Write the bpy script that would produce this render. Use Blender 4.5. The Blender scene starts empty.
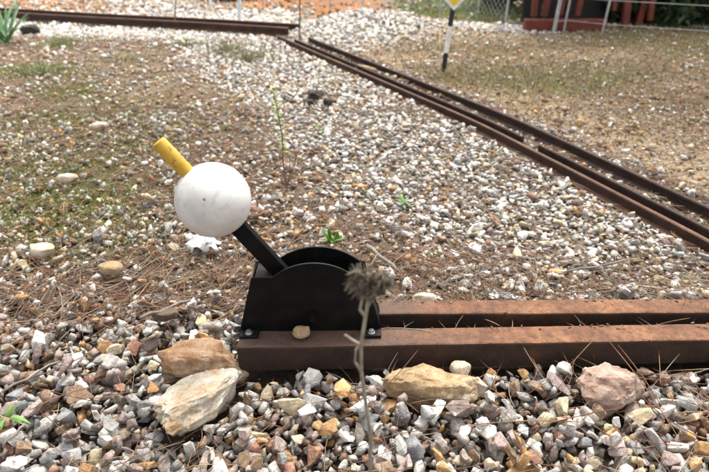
import bpy, bmesh, math, random
import numpy as np
from mathutils import Vector, Matrix, noise

random.seed(7)
rng = np.random.default_rng(11)
R = math.radians
sc = bpy.context.scene
col = sc.collection

# ------------------------------------------------------------------ camera, sky, sun, exposure
CAM_H, PITCH, FPX = 0.75, R(28.0), 591.0           # metres, radians, focal length in 709-px-wide pixels
cam_d = bpy.data.cameras.new('camera')
cam_d.sensor_width = 36.0
cam_d.lens = 36.0 * FPX / 709.0
cam_d.clip_start, cam_d.clip_end = 0.02, 2000.0
cam = bpy.data.objects.new('camera', cam_d)
cam.location = (0, 0, CAM_H)
cam.rotation_euler = (math.pi / 2 - PITCH, 0, 0)
cam_d.dof.use_dof = True
cam_d.dof.focus_distance = 1.06
cam_d.dof.aperture_fstop = 5.6
col.objects.link(cam)
sc.camera = cam

SUN_EL, SUN_AZ = R(63), R(22)                        # azimuth from +Y towards +X
world = bpy.data.worlds.new('World'); sc.world = world; world.use_nodes = True
wn, wl = world.node_tree.nodes, world.node_tree.links
wn.clear()
sky = wn.new('ShaderNodeTexSky'); sky.sky_type = 'NISHITA'; sky.sun_disc = False
sky.sun_elevation = SUN_EL; sky.sun_rotation = SUN_AZ
sky.air_density = 1.0; sky.dust_density = 4.0; sky.ozone_density = 1.0
hs = wn.new('ShaderNodeHueSaturation'); hs.inputs['Saturation'].default_value = 0.08
bg = wn.new('ShaderNodeBackground'); bg.inputs['Strength'].default_value = 0.11
wo = wn.new('ShaderNodeOutputWorld')
wl.new(sky.outputs[0], hs.inputs['Color']); wl.new(hs.outputs[0], bg.inputs['Color']); wl.new(bg.outputs[0], wo.inputs['Surface'])

sun_d = bpy.data.lights.new('sun', 'SUN'); sun_d.energy = 1.5; sun_d.angle = R(20); sun_d.color = (1.0, 0.95, 0.86)
sun = bpy.data.objects.new('sun', sun_d); col.objects.link(sun)
sdir = Vector((math.sin(SUN_AZ) * math.cos(SUN_EL), math.cos(SUN_AZ) * math.cos(SUN_EL), math.sin(SUN_EL)))
sun.rotation_euler = sdir.to_track_quat('Z', 'Y').to_euler()

vs = sc.view_settings
vs.view_transform = 'Standard'; vs.look = 'None'; vs.exposure = 1.62; vs.gamma = 1.0; vs.use_curve_mapping = False
sc.render.engine = 'CYCLES'

# ------------------------------------------------------------------ survey helpers (photo pixel -> point in the place)
def ray(px, py):
    u = (px - 354.5) / FPX; v = (py - 236) / FPX
    return (u, math.cos(PITCH) - v * math.sin(PITCH), -math.sin(PITCH) - v * math.cos(PITCH))
def at_z(px, py, z=0.0):
    r = ray(px, py); k = (z - CAM_H) / r[2]
    return Vector((r[0] * k, r[1] * k, z))
def at_y(px, py, y):
    r = ray(px, py); k = y / r[1]
    return Vector((r[0] * k, y, CAM_H + r[2] * k))

# ------------------------------------------------------------------ object helpers
def tag(o, label=None, cat=None, group=None, kind=None):
    if label: o['label'] = label
    if cat: o['category'] = cat
    if group: o['group'] = group
    if kind: o['kind'] = kind
    return o
def empty(name, loc=(0, 0, 0), rz=0.0):
    o = bpy.data.objects.new(name, None); col.objects.link(o)
    o.location = loc; o.rotation_euler = (0, 0, rz); o.empty_display_size = 0.05
    return o
def link(name, me, mat, parent=None, loc=None):
    o = bpy.data.objects.new(name, me); col.objects.link(o)
    if mat is not None:
        if len(me.materials) == 0: me.materials.append(mat)
    if parent is not None: o.parent = parent
    if loc is not None: o.location = loc
    return o
def from_bm(name, bm, mat, parent=None, loc=None, smooth=False):
    bmesh.ops.recalc_face_normals(bm, faces=bm.faces)
    me = bpy.data.meshes.new(name); bm.to_mesh(me); bm.free()
    if smooth:
        me.polygons.foreach_set('use_smooth', [True] * len(me.polygons))
    return link(name, me, mat, parent, loc)
def bevel_bm(bm, w, seg=2):
    bmesh.ops.bevel(bm, geom=list(bm.edges), offset=w, segments=seg, affect='EDGES', profile=0.6, clamp_overlap=True)
def box_bm(bm, lo, hi):
    v = [bm.verts.new((x, y, z)) for x in (lo[0], hi[0]) for y in (lo[1], hi[1]) for z in (lo[2], hi[2])]
    for f in ((0, 1, 3, 2), (4, 6, 7, 5), (0, 4, 5, 1), (2, 3, 7, 6), (0, 2, 6, 4), (1, 5, 7, 3)):
        bm.faces.new([v[i] for i in f])
    return v
def tube_bm(bm, pts, rad, n=8, cap=True):
    rings = []
    pts = [Vector(p) for p in pts]
    if not hasattr(rad, '__len__'): rad = [rad] * len(pts)
    up = None
    for i, p in enumerate(pts):
        d = (pts[min(i + 1, len(pts) - 1)] - pts[max(i - 1, 0)]).normalized()
        if up is None:
            up = Vector((0, 0, 1)) if abs(d.z) < 0.9 else Vector((1, 0, 0))
        a = d.cross(up).normalized(); b = a.cross(d).normalized(); up = b
        rings.append([bm.verts.new(p + (a * math.cos(2 * math.pi * k / n) + b * math.sin(2 * math.pi * k / n)) * rad[i]) for k in range(n)])
    for i in range(len(rings) - 1):
        for k in range(n):
            bm.faces.new((rings[i][k], rings[i][(k + 1) % n], rings[i + 1][(k + 1) % n], rings[i + 1][k]))
    if cap:
        bm.faces.new(rings[0][::-1]); bm.faces.new(rings[-1])
def prism_bm(bm, prof, y0, y1):
    a = [bm.verts.new((x, y0, z)) for x, z in prof]; b = [bm.verts.new((x, y1, z)) for x, z in prof]
    n = len(prof)
    bm.faces.new(a); bm.faces.new(b[::-1])
    for i in range(n):
        bm.faces.new((a[i], b[i], b[(i + 1) % n], a[(i + 1) % n]))
def mesh_np(name, V, F, color=None):
    """V (n,3), F (m,k) -> mesh, optional per-vertex colour 'tint'"""
    me = bpy.data.meshes.new(name)
    V = np.ascontiguousarray(V, dtype=np.float32); F = np.ascontiguousarray(F, dtype=np.int32)
    k = F.shape[1]
    me.vertices.add(len(V)); me.vertices.foreach_set('co', V.ravel())
    me.loops.add(F.size); me.loops.foreach_set('vertex_index', F.ravel())
    me.polygons.add(len(F)); me.polygons.foreach_set('loop_start', np.arange(0, F.size, k, dtype=np.int32))
    me.update(calc_edges=True)
    if color is not None:
        at = me.color_attributes.new('tint', 'FLOAT_COLOR', 'POINT')
        c4 = np.ones((len(V), 4), dtype=np.float32); c4[:, :3] = color
        at.data.foreach_set('color', c4.ravel())
    return me

# ------------------------------------------------------------------ materials
class NT:
    def __init__(s, name):
        s.m = bpy.data.materials.new(name); s.m.use_nodes = True
        s.n, s.l = s.m.node_tree.nodes, s.m.node_tree.links
        s.b = s.n['Principled BSDF']
        s.geo = s.n.new('ShaderNodeNewGeometry')
    def pos(s): return s.geo.outputs['Position']
    def obj(s):
        t = s.n.new('ShaderNodeTexCoord'); return t.outputs['Object']
    def noise(s, scale, detail=4, rough=0.55, vec=None, dist=0.0):
        t = s.n.new('ShaderNodeTexNoise'); t.inputs['Scale'].default_value = scale
        t.inputs['Detail'].default_value = detail; t.inputs['Roughness'].default_value = rough
        t.inputs['Distortion'].default_value = dist
        s.l.new(vec if vec is not None else s.pos(), t.inputs['Vector']); return t.outputs['Fac']
    def voro(s, scale, vec=None, out='Distance'):
        t = s.n.new('ShaderNodeTexVoronoi'); t.inputs['Scale'].default_value = scale
        s.l.new(vec if vec is not None else s.pos(), t.inputs['Vector']); return t.outputs[out]
    def ramp(s, fac, stops, interp='LINEAR'):
        r = s.n.new('ShaderNodeValToRGB'); e = r.color_ramp.elements; r.color_ramp.interpolation = interp
        while len(e) < len(stops): e.new(0.5)
        for i, (p, c) in enumerate(stops):
            e[i].position = p; e[i].color = (*c, 1) if hasattr(c, '__len__') else (c, c, c, 1)
        s.l.new(fac, r.inputs['Fac']); return r.outputs['Color']
    def mix(s, fac, a, b, mode='MIX'):
        m = s.n.new('ShaderNodeMix'); m.data_type = 'RGBA'; m.blend_type = mode
        for sock, v in ((m.inputs[0], fac), (m.inputs[6], a), (m.inputs[7], b)):
            if isinstance(v, (int, float)): sock.default_value = v
            elif isinstance(v, tuple): sock.default_value = (*v, 1)
            else: s.l.new(v, sock)
        return m.outputs[2]
    def math(s, op, a, b=None):
        m = s.n.new('ShaderNodeMath'); m.operation = op
        for sock, v in zip(m.inputs, (a, b)):
            if v is None: continue
            if isinstance(v, (int, float)): sock.default_value = v
            else: s.l.new(v, sock)
        return m.outputs[0]
    def bump(s, h, strength=0.3, dist=0.002, normal=None):
        b = s.n.new('ShaderNodeBump'); b.inputs['Strength'].default_value = strength; b.inputs['Distance'].default_value = dist
        s.l.new(h, b.inputs['Height'])
        if normal is not None: s.l.new(normal, b.inputs['Normal'])
        s.l.new(b.outputs[0], s.b.inputs['Normal']); return b.outputs[0]
    def color(s, c):
        if isinstance(c, tuple): s.b.inputs['Base Color'].default_value = (*c, 1)
        else: s.l.new(c, s.b.inputs['Base Color'])
    def rough(s, r):
        if isinstance(r, (int, float)): s.b.inputs['Roughness'].default_value = r
        else: s.l.new(r, s.b.inputs['Roughness'])
    def spec(s, v): s.b.inputs['Specular IOR Level'].default_value = v

def stone_material(name, source):
    t = NT(name)
    if source == 'attr':
        a = t.n.new('ShaderNodeVertexColor'); a.layer_name = 'tint'; base = a.outputs['Color']
    else:
        a = t.n.new('ShaderNodeObjectInfo'); base = a.outputs['Color']
    mott = t.ramp(t.noise(55, 4, 0.65), [(0.28, 0.62), (0.5, 1.0), (0.72, 1.34)])
    c = t.mix(1.0, base, mott, 'MULTIPLY')
    iron = t.ramp(t.noise(34, 3, 0.6, dist=0.6), [(0.55, 0.0), (0.72, 0.5)])
    c = t.mix(iron, c, (0.42, 0.26, 0.13))
    grain = t.ramp(t.noise(420, 3, 0.7), [(0.30, 0.66), (0.50, 1.0), (0.70, 1.16)])
    c = t.mix(1.0, c, grain, 'MULTIPLY')
    vein = t.ramp(t.noise(22, 2, 0.5, dist=2.0), [(0.485, 0.0), (0.5, 0.35), (0.515, 0.0)])
    c = t.mix(vein, c, (0.72, 0.69, 0.64))
    t.color(c); t.rough(0.86); t.spec(0.25)
    h = t.math('ADD', t.noise(140, 4, 0.65), t.math('MULTIPLY', t.noise(600, 2, 0.6), 0.35))
    t.bump(t.math('ADD', h, t.math('MULTIPLY', t.noise(55, 3, 0.6), 1.2)), 0.85, 0.0045)
    return t.m
M_STONE = stone_material('crushed_stone_loose', 'attr')
M_STONE_OBJ = stone_material('crushed_stone', 'obj')

def attr_material(name, rough=0.8, spec=0.2, transl=0.0, var=0.25, vscale=40):
    t = NT(name)
    a = t.n.new('ShaderNodeVertexColor'); a.layer_name = 'tint'
    c = t.mix(1.0, a.outputs['Color'], t.ramp(t.noise(vscale, 3), [(0.3, 1 - var), (0.7, 1 + var)]), 'MULTIPLY')
    t.color(c); t.rough(rough); t.spec(spec)
    return t.m
M_LITTER = attr_material('dry_litter', 0.75, 0.25)
M_LEAF = attr_material('green_leaf', 0.55, 0.35)
M_NEEDLE = attr_material('pine_needle', 0.6, 0.3)

def rust_material(name, ca, cb, cc, scale=14, bump=0.35):
    t = NT(name)
    c = t.ramp(t.noise(scale, 5, 0.62), [(0.28, ca), (0.5, cb), (0.74, cc)])
    fine = t.ramp(t.noise(230, 4, 0.75), [(0.3, 0.62), (0.5, 1.0), (0.72, 1.35)])
    c = t.mix(1.0, c, fine, 'MULTIPLY')
    spots = t.ramp(t.noise(70, 3, 0.6), [(0.6, 0.0), (0.7, 0.45)])
    c = t.mix(spots, c, tuple(v * 0.35 for v in ca))
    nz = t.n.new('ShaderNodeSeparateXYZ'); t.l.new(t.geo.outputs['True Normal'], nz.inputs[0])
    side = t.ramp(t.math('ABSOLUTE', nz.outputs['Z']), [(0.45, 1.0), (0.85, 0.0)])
    c = t.mix(t.math('MULTIPLY', side, 0.9), c, t.mix(1.0, t.ramp(t.noise(22, 4, 0.6), [(0.35, (0.014, 0.009, 0.008)), (0.72, (0.052, 0.021, 0.013))]), fine, 'MULTIPLY'))  # steep faces coloured darker to stand for their shade
    t.color(c); t.rough(t.ramp(t.noise(90, 3), [(0.3, 0.62), (0.7, 0.9)])); t.spec(0.35)
    t.bump(t.math('ADD', t.noise(300, 4, 0.7), t.noise(45, 3)), bump, 0.0015)
    return t.m

def sleeper_material():
    # orange-brown rust, with the old dark oil and paint stain spreading round the lever's feet
    t = NT('rusty_sleeper_steel')
    c = t.ramp(t.noise(11, 5, 0.62), [(0.3, (0.085, 0.036, 0.020)), (0.5, (0.165, 0.072, 0.034)), (0.72, (0.25, 0.116, 0.052))])
    fine = t.ramp(t.noise(260, 4, 0.78), [(0.3, 0.58), (0.5, 1.0), (0.72, 1.35)])
    c = t.mix(1.0, c, fine, 'MULTIPLY')
    blot = t.ramp(t.noise(58, 5, 0.7), [(0.36, 0.55), (0.52, 1.0), (0.68, 1.3)])
    c = t.mix(1.0, c, blot, 'MULTIPLY')
    c = t.mix(t.ramp(t.noise(130, 3, 0.6), [(0.62, 0.0), (0.7, 0.6)]), c, (0.045, 0.026, 0.02))
    sep = t.n.new('ShaderNodeSeparateXYZ'); t.l.new(t.pos(), sep.inputs[0])
    xx = t.math('ADD', sep.outputs['X'], t.math('MULTIPLY', t.math('SUBTRACT', t.noise(9, 4), 0.5), 0.28))
    stain = t.n.new('ShaderNodeMapRange'); stain.inputs['From Min'].default_value = 0.02; stain.inputs['From Max'].default_value = 0.22
    stain.inputs['To Min'].default_value = 1.0; stain.inputs['To Max'].default_value = 0.0
    t.l.new(xx, stain.inputs['Value'])
    dark = t.ramp(t.noise(30, 4, 0.7), [(0.3, (0.050, 0.034, 0.028)), (0.7, (0.105, 0.066, 0.052))])
    c = t.mix(t.math('MULTIPLY', stain.outputs[0], 0.9), c, t.mix(1.0, dark, fine, 'MULTIPLY'))
    # shade of the vertical faces under overhead light painted in, with rust patches
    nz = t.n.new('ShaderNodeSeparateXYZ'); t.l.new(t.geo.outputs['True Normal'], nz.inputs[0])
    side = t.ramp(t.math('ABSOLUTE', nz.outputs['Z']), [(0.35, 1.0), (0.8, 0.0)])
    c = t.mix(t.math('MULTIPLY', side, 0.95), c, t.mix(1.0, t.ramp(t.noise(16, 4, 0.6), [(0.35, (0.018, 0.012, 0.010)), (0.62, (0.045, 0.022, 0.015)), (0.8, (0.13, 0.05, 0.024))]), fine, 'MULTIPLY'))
    t.color(c); t.rough(0.74); t.spec(0.35)
    t.bump(t.math('ADD', t.noise(320, 4, 0.7), t.noise(60, 5, 0.7)), 0.7, 0.0022)
    return t.m
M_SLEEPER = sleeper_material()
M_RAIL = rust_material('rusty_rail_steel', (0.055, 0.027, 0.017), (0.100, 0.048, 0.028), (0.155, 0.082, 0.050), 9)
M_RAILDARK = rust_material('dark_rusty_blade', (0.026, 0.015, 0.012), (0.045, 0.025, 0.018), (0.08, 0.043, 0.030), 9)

def black_paint():
    t = NT('black_enamel')
    dust = t.ramp(t.noise(24, 5, 0.65), [(0.45, 0.0), (0.8, 0.10)])
    nz = t.n.new('ShaderNodeSeparateXYZ'); t.l.new(t.geo.outputs['True Normal'], nz.inputs[0])
    top = t.ramp(nz.outputs['Z'], [(0.5, 0.0), (0.95, 0.16)])
    f = t.math('ADD', dust, t.math('MULTIPLY', top, t.noise(60, 3)))
    c = t.mix(t.math('MULTIPLY', f, 0.4), (0.004, 0.004, 0.0042), (0.20, 0.18, 0.15))
    t.color(c); t.rough(t.ramp(t.noise(40, 4), [(0.3, 0.38), (0.7, 0.55)])); t.spec(0.12)
    t.bump(t.noise(150, 3), 0.12, 0.0008)
    return t.m
M_BLACK = black_paint()
def white_paint():
    t = NT('chalky_white_paint')
    c = t.ramp(t.noise(17, 5, 0.62, t.obj()), [(0.3, (0.56, 0.545, 0.52)), (0.62, (0.70, 0.69, 0.67))])
    mp = t.n.new('ShaderNodeMapping'); mp.inputs['Rotation'].default_value = (0.3, 0.7, 0.5); mp.inputs['Scale'].default_value = (60, 6, 60)
    t.l.new(t.obj(), mp.inputs['Vector'])
    scr = t.ramp(t.noise(1.0, 4, 0.6, mp.outputs[0]), [(0.54, 0.0), (0.70, 0.5)])
    c = t.mix(scr, c, (0.42, 0.40, 0.37))
    chips = t.ramp(t.noise(75, 3, 0.6, t.obj()), [(0.69, 0.0), (0.71, 0.7)])
    c = t.mix(chips, c, (0.33, 0.26, 0.17))
    t.color(c); t.rough(0.5); t.spec(0.35)
    t.bump(t.noise(55, 4, 0.6, t.obj()), 0.12, 0.002)
    return t.m
M_WHITE = white_paint()
def yellow_paint():
    t = NT('worn_yellow_paint')
    c = t.ramp(t.noise(30, 4, 0.6, t.obj()), [(0.3, (0.44, 0.25, 0.022)), (0.65, (0.56, 0.34, 0.035))])
    ch = t.ramp(t.noise(95, 3, 0.6, t.obj()), [(0.62, 0.0), (0.66, 0.8)])
    c = t.mix(ch, c, (0.20, 0.12, 0.03))
    t.color(c); t.rough(0.5); t.spec(0.4); t.bump(t.noise(120, 3), 0.15, 0.001)
    return t.m
M_YELLOW = yellow_paint()
def plain(name, c, rough=0.6, metal=0.0, var=0.2, scale=30):
    t = NT(name)
    t.color(t.mix(1.0, c, t.ramp(t.noise(scale, 4), [(0.3, 1 - var), (0.7, 1 + var)]), 'MULTIPLY'))
    t.rough(rough); t.b.inputs['Metallic'].default_value = metal
    t.bump(t.noise(scale * 4, 3), 0.15, 0.001)
    return t.m
M_BOLT = plain('zinc_bolt', (0.55, 0.55, 0.55), 0.35, 0.9)
M_GALV = plain('galvanised_steel', (0.42, 0.44, 0.46), 0.5, 0.5)
M_SIGNY = plain('sign_yellow', (0.85, 0.60, 0.02), 0.45)
M_SIGNW = plain('sign_white', (0.80, 0.80, 0.80), 0.45)
M_SIGNK = plain('sign_black', (0.015, 0.015, 0.016), 0.5)
M_RED = plain('red_oxide_paint', (0.14, 0.026, 0.014), 0.6, 0.0, 0.35, 12)
M_WOODGREY = plain('weathered_wood', (0.19, 0.165, 0.14), 0.85, 0, 0.4, 60)
M_BARK = plain('dark_bark', (0.10, 0.07, 0.05), 0.9, 0, 0.4, 40)
M_SEED = plain('dry_brown_bracts', (0.15, 0.12, 0.085), 0.9, 0, 0.4, 120)
M_DRY = plain('dry_grey_stalk', (0.30, 0.26, 0.20), 0.85, 0, 0.35, 90)
M_PAPER = plain('white_plastic_scrap', (0.82, 0.83, 0.84), 0.45, 0, 0.06, 60)
M_CLOD = plain('dark_clod', (0.035, 0.03, 0.024), 0.95, 0, 0.5, 60)
M_BLUEPOST = plain('pale_paint', (0.66, 0.72, 0.76), 0.5)
M_STAKE = plain('brown_stake_wood', (0.16, 0.10, 0.07), 0.85)

def rock_material(name, c1, c2, c3, scale=16):
    t = NT(name)
    v = t.obj()
    c = t.ramp(t.noise(scale, 5, 0.62, v, 0.4), [(0.32, c3), (0.5, c1), (0.66, c2)])
    c = t.mix(t.ramp(t.noise(scale * 1.7, 4, 0.6, v, 0.8), [(0.56, 0.0), (0.70, 0.6)]), c, c3)
    c = t.mix(1.0, c, t.ramp(t.noise(190, 4, 0.75, v), [(0.3, 0.68), (0.55, 1.05), (0.75, 1.2)]), 'MULTIPLY')
    t.color(c); t.rough(0.9); t.spec(0.2)
    t.bump(t.math('ADD', t.noise(60, 5, 0.7, v), t.math('MULTIPLY', t.noise(260, 3, 0.7, v), 0.5)), 0.7, 0.005)
    return t.m
M_ROCK_A = rock_material('cream_rock', (0.50, 0.44, 0.35), (0.62, 0.58, 0.52), (0.40, 0.25, 0.12))
M_ROCK_B = rock_material('brown_rock', (0.36, 0.235, 0.145), (0.50, 0.40, 0.31), (0.21, 0.095, 0.038))
M_ROCK_C = rock_material('ochre_rock', (0.37, 0.27, 0.16), (0.49, 0.39, 0.26), (0.25, 0.15, 0.07))
M_ROCK_D = rock_material('pink_rock', (0.38, 0.275, 0.225), (0.52, 0.43, 0.38), (0.25, 0.145, 0.10))
M_ROCK_E = rock_material('pale_yellow_rock', (0.36, 0.26, 0.15), (0.47, 0.38, 0.26), (0.24, 0.15, 0.075))

# ------------------------------------------------------------------ the lie of the land
RAIL_L = [(-0.55, 4.42), (-0.440, 4.184), (-0.005, 3.33), (0.283, 2.765), (0.495, 2.34), (0.650, 1.967), (0.803, 1.581), (0.912, 1.297), (1.025, 0.95), (1.15, 0.50), (1.265, 0.0), (1.37, -0.6)]
RL = np.array(RAIL_L)
def catmull(P, n=10):
    P = [Vector((p[0], p[1], 0)) for p in P]; out = []
    for i in range(len(P) - 1):
        p0, p1, p2, p3 = P[max(i - 1, 0)], P[i], P[i + 1], P[min(i + 2, len(P) - 1)]
        for k in range(n):
            s = k / n
            out.append(0.5 * ((2 * p1) + (-p0 + p2) * s + (2 * p0 - 5 * p1 + 4 * p2 - p3) * s * s + (-p0 + 3 * p1 - 3 * p2 + p3) * s ** 3))
    out.append(P[-1]); return out
RAIL_C = catmull(RAIL_L, 8)
RC = np.array([(p.x, p.y) for p in RAIL_C])
def track_offset(x, y):
    """signed distance from the near rail: negative on the lever's side, positive on the bank's"""
    x = np.atleast_1d(np.asarray(x, float)); y = np.atleast_1d(np.asarray(y, float))
    xr = np.interp(y, RC[::-1, 1], RC[::-1, 0])
    xr = np.where(y > RC[0, 1], RC[0, 0] - (y - RC[0, 1]) * 0.5, xr)
    slope = np.interp(y, [-0.6, 0.4, 1.2, 2.0, 3.0, 4.4], [0.18, 0.27, 0.37, 0.42, 0.5, 0.5])
    return (x - xr) / np.sqrt(1 + slope ** 2)
_ph = rng.uniform(0, 6.28, (12, 2)); _dr = rng.uniform(0, 6.28, 12)
def wob(x, y, f):
    s = 0
    for i in range(6):
        k = f * (1 + 0.6 * i); s = s + np.sin(k * (x * math.cos(_dr[i]) + y * math.sin(_dr[i])) + _ph[i, 0]) / (1 + 0.5 * i)
    return s / 3.0
def gauss(x, y, cx, cy, sx, sy): return np.exp(-((x - cx) / sx) ** 2 - ((y - cy) / sy) ** 2)
def terrain(x, y):
    x = np.asarray(x, float); y = np.asarray(y, float)
    z = 0.010 * wob(x, y, 3.0) * np.clip((y - 1.1) / 0.8, 0, 1) + 0.004 * wob(x + 3, y, 11) * np.clip((y - 1.0) / 0.5, 0, 1)
    z = z - 0.040 * np.clip((1.00 + 0.32 * np.clip((-0.12 - x) / 0.2, 0, 1) - y) / (0.10 + 0.25 * np.clip((-0.12 - x) / 0.2, 0, 1)), 0, 1) - 0.012 * np.clip((0.85 - y) / 0.3, 0, 1)
    z = z + 0.15 * gauss(x, y, 0.02, 4.72, 0.38, 0.30) + 0.05 * gauss(x, y, 0.42, 4.6, 0.22, 0.22) + 0.03 * gauss(x, y, 0.6, 4.7, 0.4, 0.3)       # heap of white gravel
    z = z + 0.10 * gauss(x, y, -0.15, 6.2, 0.7, 0.4)                                                   # orange earth heap
    t = track_offset(x.ravel(), y.ravel()).reshape(x.shape)
    z = z + 0.03 * np.clip((t - 0.5) / 1.2, 0, 1) * np.clip((y - 1.2) / 1.0, 0, 1)                      # low bank beyond the track
    z = z + 0.09 * np.clip((y - 7.2) / 6, 0, 30)
    return z + 0.018 * wob(x * 2 + 1, y * 2, 6) * np.clip(1.5 * gauss(x, y, 0.1, 4.7, 0.55, 0.4), 0, 1)
# zone weights
def zones(x, y):
    x = np.atleast_1d(np.asarray(x, float)); y = np.atleast_1d(np.asarray(y, float))
    t = track_offset(x, y)
    w = 0.12 * wob(x, y, 4.0)
    white = np.clip((0.86 + w + t) / 0.22, 0, 1) * np.clip((0.02 - t) / 0.05, 0, 1)            # ballast shoulder beside the near rail
    tr = np.clip((t + 0.02) / 0.04, 0, 1) * np.clip((0.34 - t) / 0.06, 0, 1)
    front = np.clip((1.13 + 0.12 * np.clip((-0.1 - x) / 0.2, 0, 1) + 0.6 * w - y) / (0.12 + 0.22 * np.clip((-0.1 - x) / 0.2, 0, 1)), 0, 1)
    bank = np.clip((t - 0.28) / 0.08, 0, 1)
    farw = np.clip((y - 4.40 - w) / 0.15, 0, 1) * np.clip((5.95 + 1.0 * w - y) / 0.2, 0, 1) * np.clip((-0.35 + w - x) / 0.3, 0, 1)
    farw = np.maximum(farw, np.clip(1.6 * gauss(x, y, 0.0, 4.75, 0.62, 0.55), 0, 1) ** 2)
    farw = np.maximum(farw, np.clip((y - 4.62 - 0.5 * w + 0.28 * np.clip(x - 0.7, 0, 3)) / 0.1, 0, 1) * np.clip((5.0 + 0.6 * w - 0.2 * np.clip(x - 0.7, 0, 3) - y) / 0.1, 0, 1) * np.clip((1.55 - x) / 0.3, 0, 1) * np.clip((x + 0.2) / 0.3, 0, 1))
    bank = bank * (1 - farw)
    return white, tr, front, bank, farw

MOSS = [at_z(px, py) for px, py in ((28, 160), (60, 200), (105, 205), (25, 215), (85, 232), (70, 175), (130, 150), (45, 120), (20, 70), (70, 90))]
def moss_at(x, y):
    m = 0.4 * np.clip(wob(x, y, 2.6) * 1.5 - 0.15, 0, 1)
    for k, p in enumerate(MOSS): m = m + gauss(x, y, p.x, p.y, 0.15 + 0.05 * (k % 3), 0.13 + 0.03 * (k % 2)) * (0.55 + 0.45 * wob(x * 3, y * 3, 6))
    return np.clip(m, 0, 1)
# ground sheet -----------------------------------------------------------------------------------
def axis(lo, hi, near_lo, near_hi, fine, far_n):
    a = np.arange(near_lo, near_hi + 1e-6, fine)
    g = np.geomspace(1, (hi - near_hi) + 1, far_n)[1:] - 1 + near_hi
    l = near_lo - (np.geomspace(1, (near_lo - lo) + 1, far_n)[1:] - 1)
    return np.concatenate([l[::-1], a, g])
gx = axis(-600, 600, -5, 5, 0.04, 26); gy = axis(-60, 1200, -0.6, 8.0, 0.04, 30)
GX, GY = np.meshgrid(gx, gy)
GZ = terrain(GX, GY) - 0.006
fx, fy = GX.ravel(), GY.ravel()
W, T, Fr, B, FW = zones(fx, fy)
def lay(c0, c1, m): return c0 * (1 - m[:, None]) + np.array(c1)[None] * m[:, None]
C = np.tile(np.array((0.150, 0.112, 0.080)), (len(fx), 1))
C = lay(C, (0.26, 0.20, 0.13), np.clip((fy - 1.9) / 1.3, 0, 1) * np.clip(0.75 + 0.5 * wob(fx + 7, fy, 2.0), 0, 1))
C = lay(C, (0.20, 0.16, 0.12), W * 0.9); C = lay(C, (0.16, 0.11, 0.08), T)
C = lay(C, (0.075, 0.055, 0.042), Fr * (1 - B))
C = lay(C, (0.29, 0.21, 0.125), B)
bw = wob(fx * 1.1 + 2, fy * 1.4, 2.2)
C = lay(C, (0.40, 0.315, 0.205), B * np.clip(bw * 1.2 + 0.6 * np.exp(-((track_offset(fx, fy) - 0.5) / 0.22) ** 2), 0, 0.9)); C = lay(C, (0.16, 0.17, 0.05), B * np.clip(-bw * 1.5 - 0.1, 0, 0.85) * np.clip((fy - 2.2) / 0.8, 0, 1))
C = lay(C, (0.14, 0.095, 0.07), B * np.clip(gauss(fx, fy, 2.2, 2.6, 0.9, 0.8) * 1.4, 0, 0.75))
moss = moss_at(fx, fy) * np.clip((-0.35 - fx) / 0.5, 0, 1) * (1 - Fr) * (1 - W) * np.clip((4.3 - fy) / 0.4, 0, 1)
C = lay(C, (0.105, 0.125, 0.025), moss * 0.95)
C = lay(C, (0.70, 0.665, 0.61), FW)
C = lay(C, (0.40, 0.20, 0.10), np.clip((fy - 5.45 - 0.30 * np.clip((-0.4 - fx) / 0.4, 0, 1)) / 0.2, 0, 1) * np.clip((0.45 - fx) / 0.35, 0, 1))
C = lay(C, (0.12, 0.15, 0.05), np.clip((fy - 5.0 + 0.45 * (fx - 1.2)) / 0.3, 0, 1) * np.clip((fx - 0.3) / 0.4, 0, 1) * (1 - FW))
C = lay(C, (0.17, 0.095, 0.06), np.clip((fy - 4.62 + 0.10 * (fx - 1.5)) / 0.12, 0, 1) * np.clip((fx - 1.5) / 0.2, 0, 1))
C = lay(C, (0.10, 0.14, 0.05), np.clip((fy - 7.4) / 0.6, 0, 1))
nxg, nyg = len(gx), len(gy)
idx = np.arange(nxg * nyg).reshape(nyg, nxg)
Fq = np.stack([idx[:-1, :-1].ravel(), idx[:-1, 1:].ravel(), idx[1:, 1:].ravel(), idx[1:, :-1].ravel()], 1)
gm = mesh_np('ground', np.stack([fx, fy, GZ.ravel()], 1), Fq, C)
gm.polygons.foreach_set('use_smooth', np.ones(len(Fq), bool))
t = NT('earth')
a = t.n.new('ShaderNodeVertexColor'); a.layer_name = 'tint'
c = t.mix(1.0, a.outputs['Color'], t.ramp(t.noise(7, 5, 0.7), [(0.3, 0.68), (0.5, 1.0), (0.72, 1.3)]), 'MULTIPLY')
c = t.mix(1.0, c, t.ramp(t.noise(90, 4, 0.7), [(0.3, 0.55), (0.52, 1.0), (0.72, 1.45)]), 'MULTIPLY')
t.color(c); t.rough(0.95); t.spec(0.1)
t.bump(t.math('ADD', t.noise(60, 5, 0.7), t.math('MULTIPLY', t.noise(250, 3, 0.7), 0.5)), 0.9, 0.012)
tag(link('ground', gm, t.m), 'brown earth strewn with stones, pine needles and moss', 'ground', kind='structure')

# ------------------------------------------------------------------ height map that the loose stones are dropped on
GRES = 0.004; HX0, HX1, HY0, HY1 = -1.9, 2.1, 0.25, 2.7
hnx, hny = int((HX1 - HX0) / GRES), int((HY1 - HY0) / GRES)
hx = HX0 + (np.arange(hnx) + 0.5) * GRES; hy = HY0 + (np.arange(hny) + 0.5) * GRES
HXX, HYY = np.meshgrid(hx, hy)
H = terrain(HXX, HYY) - 0.004
OBST = np.zeros_like(H, bool)
SID = np.full(H.shape, -1, np.int32)
def block(mask): OBST[mask] = True

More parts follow.
